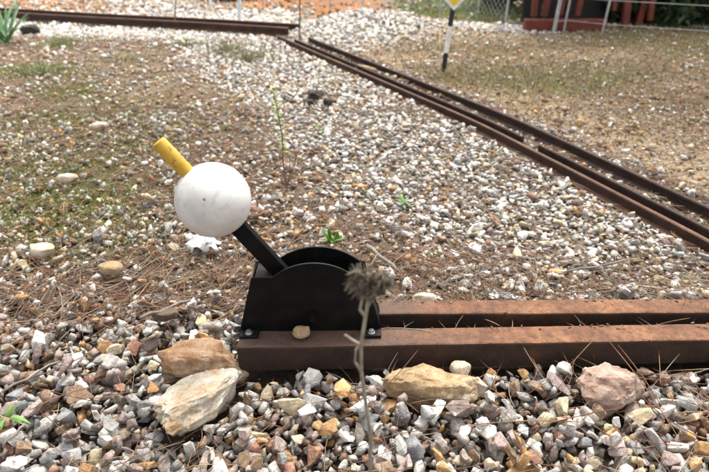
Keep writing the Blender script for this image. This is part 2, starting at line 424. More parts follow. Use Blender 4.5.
# bars (long steel sleepers), box and track footprints
BARF = [(-0.219, 0.873), (1.42, 0.917), (1.42, 0.969), (-0.219, 0.926)]     # front bar corners on plan
BARR = [(-0.219, 0.979), (1.42, 0.990), (1.42, 1.040), (-0.219, 1.030)]
def poly_mask(poly, grow=0.0):
    m = np.ones_like(H, bool); n = len(poly)
    for i in range(n):
        (x0, y0), (x1, y1) = poly[i], poly[(i + 1) % n]
        L = math.hypot(x1 - x0, y1 - y0)
        d = ((x1 - x0) * (HYY - y0) - (y1 - y0) * (HXX - x0)) / L
        m &= d > -grow
    return m
block(poly_mask(BARF, 0.004)); block(poly_mask(BARR, 0.004))
block(poly_mask([(-0.235, 0.90), (0.06, 0.90), (0.06, 1.03), (-0.235, 1.03)]))
toff = track_offset(HXX.ravel(), HYY.ravel()).reshape(H.shape)
for d in (0.0, 0.036, 0.166): block(np.abs(toff - d) < 0.020)

# hero rocks -------------------------------------------------------------------------------------
def make_rock(name, mat, centre, dims, rz, seed, label, cuts=11, tilt=(0, 0), cat='rock', sub=5, rough=0.16, parent=None):
    r = random.Random(seed)
    bm = bmesh.new(); bmesh.ops.create_icosphere(bm, subdivisions=sub, radius=1.0)
    planes = []
    for i in range(cuts):
        v = Vector((r.gauss(0, 1), r.gauss(0, 1), r.gauss(0, 0.8))).normalized(); planes.append((v, r.uniform(0.58, 0.86)))
    planes.append((Vector((r.uniform(-.12, .12), r.uniform(-.12, .12), 1)).normalized(), 0.62))
    off = Vector((seed * 3.1, seed * 1.7, seed * 0.9))
    for v in bm.verts:
        p = v.co.copy()
        for n, d in planes:
            e = p.dot(n) - d
            if e > 0: p -= n * e * 0.93
        nz = noise.fractal(p * 1.6 + off, 0.7, 2.1, 5) * rough + noise.fractal(p * 6 + off, 0.8, 2.0, 4) * rough * 0.28
        p *= 1 + nz
        v.co = Vector((p.x * dims[0] / 2, p.y * dims[1] / 2, p.z * dims[2] / 2))
    bm.transform(Matrix.Rotation(tilt[0], 4, 'X') @ Matrix.Rotation(tilt[1], 4, 'Y'))
    o = from_bm(name, bm, mat, smooth=True)
    o.location = centre; o.rotation_euler = (0, 0, rz)
    try: o.data.set_sharp_from_angle(angle=R(38))
    except Exception: pass
    tag(o, label, cat)
    ca, sa = math.cos(rz), math.sin(rz)
    lx = (HXX - centre[0]) * ca + (HYY - centre[1]) * sa; ly = -(HXX - centre[0]) * sa + (HYY - centre[1]) * ca
    block((lx / (dims[0] * 0.42)) ** 2 + (ly / (dims[1] * 0.42)) ** 2 < 0.85)
    return o
make_rock('large_rock', M_ROCK_A, (-0.270, 0.790, 0.010), (0.220, 0.100, 0.090), R(50), 5, 'large elongated cream rock at the left end of the front steel bar', tilt=(R(-16), R(2)))
make_rock('large_rock', M_ROCK_B, (-0.300, 0.892, -0.002), (0.190, 0.10, 0.095), R(-4), 12, 'brown flat-topped rock behind the large cream rock', tilt=(R(6), R(4)))
make_rock('large_rock', M_ROCK_C, (0.134, 0.828, -0.004), (0.190, 0.085, 0.105), R(-3), 21, 'ochre rock lying against the front steel bar right of the dry weed', tilt=(R(-10), R(8)))
make_rock('large_rock', M_ROCK_D, (0.458, 0.818, -0.004), (0.130, 0.10, 0.112), R(12), 34, 'pinkish rock lying against the front steel bar at the right', tilt=(R(-14), R(3)))
make_rock('small_rock', M_ROCK_E, (-0.1005, 0.904, 0.0655), (0.037, 0.026, 0.032), R(8), 44, 'small tan stone resting on the front bar before the black lever box', cuts=6, sub=3, cat='stone', rough=0.05)
make_rock('small_rock', M_ROCK_A, (0.198, 0.856, 0.014), (0.042, 0.032, 0.036), R(-14), 47, 'white stone beside the ochre rock at the front bar', cuts=6, sub=3, cat='stone', rough=0.05)
make_rock('small_rock', M_ROCK_A, (0.152, 1.056, 0.036), (0.060, 0.032, 0.034), R(10), 52, 'cream stone just behind the rear bar beside the lever box', cuts=6, sub=3, cat='stone', rough=0.06)
make_rock('small_rock', M_ROCK_E, (-0.585, 1.215, 0.016), (0.07, 0.045, 0.035), R(10), 55, 'flat tan stone on the left near the frame edge', cuts=6, sub=3, cat='stone', rough=0.06)
make_rock('small_rock', M_ROCK_A, (-0.79, 1.30, 0.016), (0.085, 0.05, 0.05), R(-10), 58, 'cream stone at the far left edge of the picture', cuts=6, sub=3, cat='stone', rough=0.06)
make_rock('small_rock', M_ROCK_A, (-0.93, 1.77, 0.018), (0.075, 0.04, 0.045), R(5), 61, 'pale stone on the mossy ground left of the white ball', cuts=6, sub=3, cat='stone', rough=0.06)
make_rock('small_rock', M_ROCK_A, (-1.03, 2.32, 0.02), (0.07, 0.05, 0.05), R(25), 67, 'white stone on brown ground beyond the yellow handle', cuts=6, sub=3, cat='stone', rough=0.06)
make_rock('small_rock', M_ROCK_E, (0.06, 3.37, 0.02), (0.13, 0.07, 0.06), R(-25), 71, 'pale yellow stone lying between the far rails', cuts=6, sub=3, cat='stone', rough=0.06)

# ------------------------------------------------------------------ loose stones
def proto(ncut, seed, bev=0.0):
    """a block knocked about by random cleavage planes"""
    r = random.Random(seed)
    bm = bmesh.new(); bmesh.ops.create_cube(bm, size=2.0)
    for v in bm.verts: v.co *= r.uniform(0.8, 1.05)
    for i in range(ncut):
        n = Vector((r.gauss(0, 1), r.gauss(0, 1), r.gauss(0, 1))).normalized(); d = r.uniform(0.52, 0.98)
        bmesh.ops.bisect_plane(bm, geom=list(bm.verts) + list(bm.edges) + list(bm.faces), dist=1e-5, plane_co=n * d, plane_no=n, clear_outer=True)
    V0 = [v.co.copy() for v in bm.verts]; bm.free(); bm = bmesh.new()
    for v in V0: bm.verts.new(v)
    res = bmesh.ops.convex_hull(bm, input=bm.verts)
    loose = [v for v in bm.verts if not v.link_faces]
    if loose: bmesh.ops.delete(bm, geom=loose, context='VERTS')
    bmesh.ops.remove_doubles(bm, verts=bm.verts, dist=0.16)
    bmesh.ops.dissolve_limit(bm, angle_limit=R(7), verts=bm.verts, edges=bm.edges)
    m = max(v.co.length for v in bm.verts)
    for v in bm.verts: v.co *= 1.16 / m
    if bev:
        bmesh.ops.triangulate(bm, faces=bm.faces)
        bmesh.ops.dissolve_limit(bm, angle_limit=R(7), verts=bm.verts, edges=bm.edges)
        bmesh.ops.bevel(bm, geom=list(bm.edges), offset=bev, segments=1, affect='EDGES', clamp_overlap=True)
        bmesh.ops.triangulate(bm, faces=bm.faces)
        bmesh.ops.subdivide_edges(bm, edges=[e for e in bm.edges if e.calc_length() > 0.35], cuts=1)
        bmesh.ops.triangulate(bm, faces=bm.faces)
        for v in bm.verts: v.co *= 1 + 0.075 * noise.fractal(v.co * 2.6 + Vector((seed, 0, 0)), 0.8, 2.0, 3)
    bmesh.ops.triangulate(bm, faces=bm.faces)
    bmesh.ops.recalc_face_normals(bm, faces=bm.faces)
    bm.verts.ensure_lookup_table(); bm.verts.index_update()
    V = np.array([v.co[:] for v in bm.verts]); F = np.array([[v.index for v in f.verts] for f in bm.faces])
    me = None
    if bev:
        me = bpy.data.meshes.new('ballast_stone'); bm.to_mesh(me)
        me.polygons.foreach_set('use_smooth', [True] * len(me.polygons)); me.set_sharp_from_angle(angle=R(32))
    bm.free()
    return V, F, me
NPR = 28
PN = [proto(random.Random(i).randint(8, 13), 100 + i) for i in range(NPR)]               # near stones in the mass
PH = [proto(random.Random(i).randint(8, 13), 100 + i, bev=0.06) for i in range(NPR)]    # the same, edges worn
PF = [proto(4, 300 + i) for i in range(20)]                                               # far ones

PAL = {
 'light grey': (0.43, 0.41, 0.38), 'blue grey': (0.25, 0.253, 0.26), 'white': (0.70, 0.68, 0.64), 'mauve grey': (0.35, 0.275, 0.25),
 'orange': (0.43, 0.25, 0.115), 'brown': (0.22, 0.145, 0.095), 'cream': (0.52, 0.43, 0.29), 'rust red': (0.28, 0.145, 0.10), 'dark grey': (0.10, 0.10, 0.10)}
PNAME = list(PAL); PCOL = np.array([PAL[k] for k in PNAME])
W_FRONT = np.array([0.34, 0.12, 0.09, 0.20, 0.06, 0.07, 0.07, 0.045, 0.005])
W_WHITE = np.array([0.30, 0.06, 0.40, 0.05, 0.04, 0.05, 0.13, 0.01, 0.0])
W_LEFT = np.array([0.20, 0.05, 0.24, 0.10, 0.11, 0.12, 0.18, 0.05, 0.01])
W_BANK = np.array([0.18, 0.04, 0.16, 0.06, 0.14, 0.18, 0.20, 0.04, 0.0])
W_FARW = np.array([0.18, 0.02, 0.66, 0.02, 0.03, 0.02, 0.14, 0.0, 0.0])
def pick_class(w):
    cdf = np.cumsum(w / w.sum()); return int(min(np.searchsorted(cdf, random.random()), len(w) - 1))

def in_view(x, y, m=0.35):
    return (np.abs(x) < 0.62 * y + 0.16 + m) & (y > 0.42)

def jitter_points(x0, x1, y0, y1, s):
    X, Y = np.meshgrid(np.arange(x0, x1, s), np.arange(y0, y1, s))
    X = X.ravel() + rng.uniform(-0.5, 0.5, X.size) * s * 1.15; Y = Y.ravel() + rng.uniform(-0.5, 0.5, Y.size) * s * 1.15
    k = in_view(X, Y); return X[k], Y[k]

def euler_mats(e):
    cx, cy, cz = np.cos(e).T; sx, sy, sz = np.sin(e).T
    m = np.empty((len(e), 3, 3))
    m[:, 0, 0] = cy * cz; m[:, 0, 1] = sx * sy * cz - cx * sz; m[:, 0, 2] = cx * sy * cz + sx * sz
    m[:, 1, 0] = cy * sz; m[:, 1, 1] = sx * sy * sz + cx * cz; m[:, 1, 2] = cx * sy * sz - sx * cz
    m[:, 2, 0] = -sy; m[:, 2, 1] = sx * cy; m[:, 2, 2] = cx * cy
    return m

stones = []     # x,y,z, a,b,c, ex,ey,ez, class, zone, jitter
def drop(x, y, rad, zone, w, flat=0.64, tilt=0.45):
    ix, iy = int((x - HX0) / GRES), int((y - HY0) / GRES)
    n = int(rad / GRES) + 1
    if ix < n or iy < n or ix >= hnx - n or iy >= hny - n: return
    if OBST[iy, ix]: return
    k = max(1, int(rad * 0.72 / GRES))
    if OBST[iy - k, ix] or OBST[iy + k, ix] or OBST[iy, ix - k] or OBST[iy, ix + k]: return
    g = (np.arange(-n, n + 1) * GRES)
    gx2, gy2 = np.meshgrid(g, g)
    a, b, c = rad * random.uniform(0.9, 1.5), rad * random.uniform(0.68, 1.0), rad * flat * random.uniform(0.7, 1.2)
    q = 1 - (gx2 ** 2 + gy2 ** 2) / (rad * rad)
    ins = q > 0.04
    hh = np.sqrt(np.clip(q, 0, 1)) * c
    patch = H[iy - n:iy + n + 1, ix - n:ix + n + 1]
    supp = (patch + hh)[ins]
    z = np.percentile(supp, 52)
    top = z + hh
    up = ins & (top > patch)
    patch[up] = top[up]
    sp = SID[iy - n:iy + n + 1, ix - n:ix + n + 1]
    sp[up] = len(stones)
    stones.append((x, y, z, a, b, c, random.gauss(0, tilt * 1.25), random.gauss(0, tilt * 1.25), random.uniform(0, 6.283), pick_class(w), zone, random.gauss(1, 0.17)))

def lognorm(m, s, lo, hi): return min(max(random.lognormvariate(math.log(m), s), lo), hi)
# ballast in the foreground: fines first, then the full-size layer, then a few on top
for s, m, sd, lo, hi, keep in ((0.018, 0.0095, 0.25, 0.005, 0.013, 0.95), (0.0225, 0.0120, 0.28, 0.007, 0.019, 1.0), (0.0245, 0.0128, 0.30, 0.007, 0.021, 1.0), (0.034, 0.0158, 0.30, 0.009, 0.025, 0.88)):
    X, Y = jitter_points(-1.4, 1.7, 0.42, 1.36, s)
    Z = zones(X, Y); order = rng.permutation(len(X))
    for i in order:
        f = Z[2][i] * (1 - Z[3][i])
        if random.random() > f * keep or (0.925 < Y[i] < 1.04 and X[i] > -0.22): continue
        drop(X[i], Y[i], lognorm(m, sd, lo, hi), 0, W_FRONT)
# crushed white ballast shoulder, and the sparser stony ground to its left
for s, m, sd, lo, hi, kw, kl, kb in ((0.015, 0.0060, 0.22, 0.004, 0.010, 0.90, 0.46, 0.35), (0.0205, 0.0110, 0.30, 0.006, 0.018, 0.82, 0.46, 0.14), (0.034, 0.0125, 0.32, 0.008, 0.023, 0.42, 0.30, 0.05)):
    X, Y = jitter_points(-1.85, 2.05, 0.95, 2.66, s)
    Z = zones(X, Y); order = rng.permutation(len(X)); wb = wob(X * 1.3 + 5, Y * 1.3, 5.0)
    for i in order:
        w_, t_, f_, b_, _ = (q[i] for q in Z)
        if random.random() < f_: continue
        u = random.random()
        if b_ > 0.5:
            if u < kb: drop(X[i], Y[i], lognorm(m, sd, lo, hi), 3, W_BANK, 0.65, 0.3)
        elif t_ > 0.5:
            if u < kl * 0.9: drop(X[i], Y[i], lognorm(m * 0.95, sd, lo, hi), 2, W_WHITE, 0.65, 0.3)
        elif random.random() < w_:
            if u < kw * (1 - 0.55 * max(0, wb[i])): drop(X[i], Y[i], lognorm(m, sd, lo, hi), 1, W_WHITE, 0.48, 0.32)
        else:
            if u < kl * (0.85 + 0.8 * wb[i]): drop(X[i], Y[i], lognorm(m * 1.0, sd, lo, hi), 2, W_LEFT, 0.65, 0.35)
# odd stones lying on the litter between the two bars
S = np.array(stones)
cnt = np.bincount(SID[SID >= 0].ravel(), minlength=len(S))
# the 300 that show largest from the picture's place become things of their own
full = np.pi * ((S[:, 3] + S[:, 4]) / 2) ** 2 / GRES ** 2
dist2 = S[:, 0] ** 2 + S[:, 1] ** 2 + (CAM_H - S[:, 2]) ** 2
show = np.minimum(cnt / full, 1.0) * (S[:, 3] * S[:, 4]) / dist2
zc = S[:, 1] * math.cos(PITCH) + (CAM_H - S[:, 2]) * math.sin(PITCH)
upx = 354.5 + FPX * S[:, 0] / zc
vpx = 236 + FPX * ((CAM_H - S[:, 2]) * math.cos(PITCH) - S[:, 1] * math.sin(PITCH)) / zc
infr = (upx > 2) & (upx < 707) & (vpx > 0) & (vpx < 470)
show = np.where(infr, show, 0)
sel = np.argsort(-show)[:300]
is_sel = np.zeros(len(S), bool); is_sel[sel] = True

def stone_mass(S, protos, name, label, mat, cat='gravel'):
    n = len(S); pid = rng.integers(0, len(protos), n)
    colr = PCOL[S[:, 9].astype(int)] * S[:, 11:12] * (1 + rng.normal(0, 0.014, (n, 3)))
    mats = euler_mats(S[:, 6:9]); Vs, Fs, Cs = [], [], []; off = 0
    for k, (pv, pf, _) in enumerate(protos):
        ii = np.where(pid == k)[0]
        if len(ii) == 0: continue
        v = pv[None] * S[ii, None, 3:6]
        v = np.einsum('nij,nvj->nvi', mats[ii], v) + S[ii, None, 0:3]
        nv = len(pv)
        Vs.append(v.reshape(-1, 3)); Cs.append(np.repeat(colr[ii], nv, 0))
        Fs.append((pf[None] + (np.arange(len(ii)) * nv)[:, None, None] + off).reshape(-1, 3)); off += nv * len(ii)
    me = mesh_np(name, np.concatenate(Vs), np.concatenate(Fs), np.clip(np.concatenate(Cs), 0.01, 0.85))
    return tag(link(name, me, mat), label, cat, kind='stuff')
rest = S[~is_sel]
z_ = rest[:, 10]
stone_mass(rest[z_ == 0], PN, 'grey_ballast', 'mixed grey ballast stones filling the foreground around the bars', M_STONE)
stone_mass(rest[z_ == 1], PN, 'pale_gravel', 'pale crushed gravel along the near rail behind the bars', M_STONE)
stone_mass(rest[z_ == 2], PN, 'scattered_gravel', 'small brown and cream gravel scattered over the earth at left', M_STONE)
stone_mass(rest[z_ == 3], PN, 'bank_pebbles', 'small pebbles on the dry bank right of the track', M_STONE)

LANDMARK = ((60, 'near the left edge'), (150, 'left of the cream rock'), (250, 'below the cream rock'), (310, 'under the lever box left'), (360, 'left of the dry weed'),
            (420, 'right of the dry weed'), (490, 'below the ochre rock'), (545, 'right of the ochre rock'), (590, 'left of the pinkish rock'), (650, 'below the pinkish rock'), (999, 'near the right edge'))
BEHIND = ((80, 'at the far left edge'), (160, 'left of the brown rock'), (245, 'behind the brown rock'), (400, 'behind the lever box'), (480, 'behind the rear bar start'), (560, 'behind the rear bar middle'), (640, 'behind the rear bar end'), (999, 'behind the bar near the right edge'))
for me in (p[2] for p in PH): me.materials.append(M_STONE_OBJ)
med = np.median(show[sel]); rows = {}
for i in sel:
    u, v, zz = upx[i], vpx[i], int(S[i][10])
    lm = next(t for e, t in LANDMARK if u < e)
    if zz != 0 or v < 335: lm = next(t for e, t in BEHIND if u < e); row = ''
    else: row = ', by the bar' if v < 395 else (', midway down' if v < 435 else ', bottom edge')
    rows.setdefault(('large ' if show[i] > med else 'small ') + PNAME[int(S[i][9])] + ' stone ' + lm + row, []).append(i)
ORD = ['leftmost', 'second from left', 'third from left', 'fourth from left', 'fifth from left', 'sixth from left', 'seventh from left', 'eighth from left', 'ninth from left', 'tenth from left']
for key, ids in rows.items():
    ids.sort(key=lambda i: upx[i])
    for q, i in enumerate(ids):
        s = S[i]; cl = int(s[9])
        o = bpy.data.objects.new('ballast_stone', PH[int(rng.integers(0, NPR))][2]); col.objects.link(o)
        o.location = s[0:3]; o.scale = s[3:6]; o.rotation_euler = s[6:9]
        o.color = (*np.clip(PCOL[cl] * s[11] * (1 + rng.normal(0, 0.014, 3)), 0.02, 0.85), 1)
        lb = key if len(ids) == 1 else key + ', ' + ('rightmost' if q == len(ids) - 1 else ORD[min(q, 9)])
        tag(o, lb, 'stone', 'single ballast stones in the foreground')

# far gravel, too small to tell apart
def far_field(x0, x1, y0, y1, s, m, dens):
    X, Y = jitter_points(x0, x1, y0, y1, s)
    return X, Y, zones(X, Y), m
farS = {1: [], 2: [], 3: [], 4: []}
for (y0, y1, s, m) in ((2.66, 3.6, 0.0215, 0.0118), (3.6, 4.8, 0.027, 0.0148), (4.8, 6.9, 0.038, 0.021)):
    X, Y = jitter_points(-5.2, 5.2, y0, y1, s)
    w_, t_, f_, b_, fw = zones(X, Y); u = rng.random(len(X)); wb = wob(X * 1.3 + 5, Y * 1.3, 5.0)
    tof = track_offset(X, Y)
    onr = (np.abs(tof) < 0.02) | (np.abs(tof - 0.166) < 0.02) | (np.abs(tof - 0.036) < 0.02)
    TZ = terrain(X, Y)
    for i in range(len(X)):
        if onr[i] and Y[i] < 4.4: continue
        r_ = lognorm(m, 0.28, m * 0.45, m * 1.9)
        if fw[i] > random.random():
            if u[i] > 0.97: continue
            zn, w = 4, W_FARW; r_ *= 1.05
        elif b_[i] > 0.5:
            if u[i] > 0.24 + 0.12 * wb[i]: continue
            zn, w = 3, W_BANK; r_ *= 0.85
        elif t_[i] > 0.5:
            if u[i] > 0.5: continue
            zn, w = 1, W_WHITE; r_ *= 0.8
        elif w_[i] > random.random():
            if u[i] > 0.92: continue
            zn, w = 1, W_WHITE
        else:
            if u[i] > 0.42 + 0.30 * wb[i]: continue
            zn, w = 2, W_LEFT; r_ *= 0.85
        c = r_ * random.uniform(0.5, 0.8)
        farS[zn].append((X[i], Y[i], TZ[i] + c * random.uniform(-0.1, 0.55), r_ * random.uniform(0.85, 1.25), r_ * random.uniform(0.7, 1), c,
                         random.gauss(0, 0.35), random.gauss(0, 0.35), random.uniform(0, 6.28), pick_class(w), zn, random.gauss(1, 0.1)))
for zn, nm, lb in ((1, 'pale_gravel', 'pale gravel band beside the far length of track'), (2, 'scattered_gravel', 'small stones scattered on the brown ground beyond the lever'),
                   (3, 'bank_pebbles', 'pebbles scattered over the dry bank behind the track'), (4, 'white_gravel', 'white gravel heap and bed at the far end of the track')):
    stone_mass(np.array(farS[zn]), PF, nm, lb, M_STONE)

# ------------------------------------------------------------------ pine needles and litter
def ground_z(x, y):
    x = np.atleast_1d(x); y = np.atleast_1d(y)
    z = terrain(x, y) + 0.006
    ix = ((x - HX0) / GRES).astype(int); iy = ((y - HY0) / GRES).astype(int)
    ok = (ix >= 0) & (ix < hnx) & (iy >= 0) & (iy < hny)
    z[ok] = H[iy[ok], ix[ok]]
    return z
# let litter see the bars and rocks as ground
H2 = H
m = poly_mask(BARF); H2[m] = np.maximum(H2[m], 0.050)
m = poly_mask(BARR); H2[m] = np.maximum(H2[m], 0.050)
NEED_COL = np.array([(0.22, 0.098, 0.052), (0.17, 0.075, 0.043), (0.26, 0.15, 0.08), (0.13, 0.075, 0.052), (0.33, 0.25, 0.16), (0.27, 0.235, 0.19)])
def needle_pts(x, y, ang, L, bend, nseg=5, lift=0.0022):
    q = np.linspace(-0.5, 0.5, nseg)[None]; s = q * L[:, None]
    ca, sa, o = np.cos(ang)[:, None], np.sin(ang)[:, None], (bend * L)[:, None] * 4 * q ** 2
    px = x[:, None] + ca * s - sa * o; py = y[:, None] + sa * s + ca * o
    g = ground_z(px.ravel(), py.ravel()).reshape(px.shape)
    a = (g * q).sum(1, keepdims=True) / (q ** 2).sum(); b = g.mean(1, keepdims=True)
    a = np.clip(a, -0.2 * L[:, None], 0.2 * L[:, None])
    z = a * q + b                                                   # a stiff needle bridges between its highest supports
    z = z + np.max(np.minimum(g - z, 0.010), axis=1, keepdims=True) * 0.7 + lift
    return np.stack([px, py, z], 2)
def strand_mesh(P, w0):
    """P (n,k,3) polylines -> triangular tubes"""
    n, k, _ = P.shape
    d = np.gradient(P, axis=1); d /= np.linalg.norm(d, axis=2, keepdims=True) + 1e-9
    up = np.array((0, 0, 1.0)); a = np.cross(d, up); la = np.linalg.norm(a, axis=2, keepdims=True)
    a = np.where(la > 1e-3, a / (la + 1e-9), np.array((1.0, 0, 0))); b = np.cross(a, d)
    tap = np.array([0.45] + [1.0] * (k - 2) + [0.35])[None, :, None] * np.asarray(w0).reshape(-1, 1, 1) / 2
    V = np.stack([P + (a * math.cos(q) + b * math.sin(q)) * tap for q in (-0.52, 1.571, 3.665)], 2)  # n,k,3,3
    V = V.reshape(-1, 3)
    base = (np.arange(n) * k * 3)[:, None, None]
    f = []
    for i in range(k - 1):
        for j in range(3):
            j2 = (j + 1) % 3; f.append((i * 3 + j, i * 3 + j2, (i + 1) * 3 + j2, (i + 1) * 3 + j))
    F = (np.array(f)[None] + base).reshape(-1, 4)
    return V, F
def sample(n, box, dens, r2, margin=0.6):
    xs, ys, got = [], [], 0
    while got < n:
        x = r2.uniform(box[0], box[1], 20000); y = r2.uniform(box[2], box[3], 20000)
        k = (np.abs(x) < 0.62 * y + margin) & (r2.random(20000) < dens(x, y))
        xs.append(x[k]); ys.append(y[k]); got += int(k.sum())
    return np.concatenate(xs)[:n], np.concatenate(ys)[:n]
def litter(n, box, dens, Lr, wr, name, label, cat, seed):
    r2 = np.random.default_rng(seed); x, y = sample(n, box, dens, r2)
    P = needle_pts(x, y, r2.uniform(0, 6.28, n), r2.uniform(*Lr, n), r2.normal(0, 0.07, n))
    V, F = strand_mesh(P, r2.uniform(*wr, n))
    cc = NEED_COL[r2.integers(0, len(NEED_COL), n)] * r2.uniform(0.75, 1.25, (n, 1))
    return tag(link(name, mesh_np(name, V, F, np.repeat(cc, P.shape[1] * 3, 0)), M_NEEDLE), label, cat, kind='stuff')
def e2(x, y, cx, cy, sx, sy): return np.exp(-((x - cx) / sx) ** 2 - ((y - cy) / sy) ** 2)
def d_front(x, y):
    c = 0.30 + 0.35 * wob(x * 2, y * 2, 5) + 1.0 * np.exp(-((y - 0.85) / 0.035) ** 2) * (x > 0.05) + 0.8 * e2(x, y, 0.62, 0.72, 0.14, 0.12)
    c = c + 0.35 * ((y > 0.925) & (y < 0.985) & (x > 0.05))
    c = np.where(((y > 0.868) & (y < 0.93)) | ((y > 0.985) & (y < 1.035)), c * np.where(x > -0.22, 0.02, 1), c)
    return np.where((y > 1.16) | ((x > -0.25) & (x < 0.07) & (y > 0.86) & (y < 1.04)), 0, c)
litter(850, (-1.0, 1.2, 0.45, 1.16), d_front, (0.05, 0.15), (0.0012, 0.0020), 'pine_needles', 'brown pine needles strewn over the foreground ballast', 'pine needles', 3)
def d_mid(x, y):
    w, t_, f_, b_, fw = zones(x, y); v = wob(x * 1.3 + 5, y * 1.3, 5.0)
    pa = 0.4 * e2(x, y, 0.25, 1.22, 0.3, 0.13) + 0.4 * e2(x, y, 0.75, 1.15, 0.22, 0.12) + 0.5 * e2(x, y, -0.95, 1.12, 0.6, 0.14)
    return np.where(b_ > 0.5, 0.25, np.where(w > 0.5, 0.10 + 0.55 * np.clip(wob(x * 1.6, y * 1.6 + 3, 6) - 0.05, 0, 1), 0.55) * (1 - 0.5 * v) + pa)
litter(7500, (-2.0, 2.1, 1.04, 2.68), d_mid, (0.04, 0.13), (0.0011, 0.0019), 'pine_needles', 'brown pine needles littering the ground behind the bars', 'pine needles', 4)
def d_drift(x, y):
    return e2(x, y, 0.22, 1.20, 0.28, 0.12) + 0.8 * e2(x, y, 0.78, 1.14, 0.25, 0.10) + e2(x, y, -0.80, 1.10, 0.45, 0.10) + 0.5 * e2(x, y, -0.45, 1.22, 0.3, 0.10) + 0.35 * np.clip(wob(x * 1.5, y * 1.5, 4) - 0.3, 0, 1) * (y > 1.1) * (x < 0.3)
litter(800, (-1.3, 1.3, 0.98, 1.9), d_drift, (0.07, 0.17), (0.0013, 0.0021), 'pine_needles', 'drifts of long red-brown pine needles behind the bars', 'pine needles', 14)
def d_far(x, y):
    w, t_, f_, b_, fw = zones(x, y)
    return 0.6 * (1 - fw) * np.where(w > 0.5, 0.25, 1)
litter(4500, (-3.3, 3.3, 2.6, 4.6), d_far, (0.06, 0.14), (0.0018, 0.003), 'pine_needles', 'faded pine needles on the distant brown ground', 'pine needles', 5)

# crumbs of bark, broken needles and small dead leaves
def crumbs(n, box, size, dens, name, label, seed, cols):
    r2 = np.random.default_rng(seed); xs, ys = sample(n, box, dens, r2, 0.55)
    rr = r2.uniform(*size, n)
    Sx = np.zeros((n, 12)); Sx[:, 0], Sx[:, 1] = xs, ys; Sx[:, 2] = ground_z(xs, ys) + 0.001
    Sx[:, 3] = rr * r2.uniform(0.8, 2.2, n); Sx[:, 4] = rr * r2.uniform(0.4, 0.9, n); Sx[:, 5] = rr * r2.uniform(0.12, 0.4, n)
    Sx[:, 6:8] = r2.normal(0, 0.3, (n, 2)); Sx[:, 8] = r2.uniform(0, 6.28, n)
    pid = r2.integers(0, len(PF), n); mats = euler_mats(Sx[:, 6:9]); colr = np.array(cols)[r2.integers(0, len(cols), n)] * r2.uniform(0.7, 1.3, (n, 1))
    Vs, Fs, Cs, off = [], [], [], 0
    for k, (pv, pf, _) in enumerate(PF):
        ii = np.where(pid == k)[0]
        v = np.einsum('nij,nvj->nvi', mats[ii], pv[None] * Sx[ii, None, 3:6]) + Sx[ii, None, 0:3]
        Vs.append(v.reshape(-1, 3)); Cs.append(np.repeat(colr[ii], len(pv), 0)); Fs.append((pf[None] + (np.arange(len(ii)) * len(pv))[:, None, None] + off).reshape(-1, 3)); off += len(pv) * len(ii)
    me = mesh_np(name, np.concatenate(Vs), np.concatenate(Fs), np.concatenate(Cs))
    tag(link(name, me, M_LITTER), label, 'litter', kind='stuff')
BROWN = [(0.15, 0.09, 0.06), (0.22, 0.13, 0.08), (0.10, 0.065, 0.045), (0.30, 0.20, 0.12), (0.17, 0.13, 0.10)]
crumbs(18000, (-2.0, 2.0, 1.02, 2.7), (0.002, 0.0055), lambda x, y: d_mid(x, y) + 0.1, 'bark_litter', 'crumbs of bark and broken needles on the ground behind the lever', 8, BROWN)
crumbs(1300, (-1.0, 1.2, 0.45, 1.1), (0.0015, 0.004), lambda x, y: np.where((x > -0.25) & (x < 0.07) & (y > 0.88) & (y < 1.04), 0, np.where(((y > 0.87) & (y < 0.93)) | ((y > 0.985) & (y < 1.035)), 0.03, np.where((y >= 0.93) & (y <= 0.985), 1.0, 0.35))), 'bark_litter', 'brown crumbs lodged between the bars and foreground stones', 9, BROWN)
crumbs(7000, (-3.4, 3.4, 2.6, 4.6), (0.004, 0.009), d_far, 'bark_litter', 'brown litter on the distant ground', 10, BROWN)

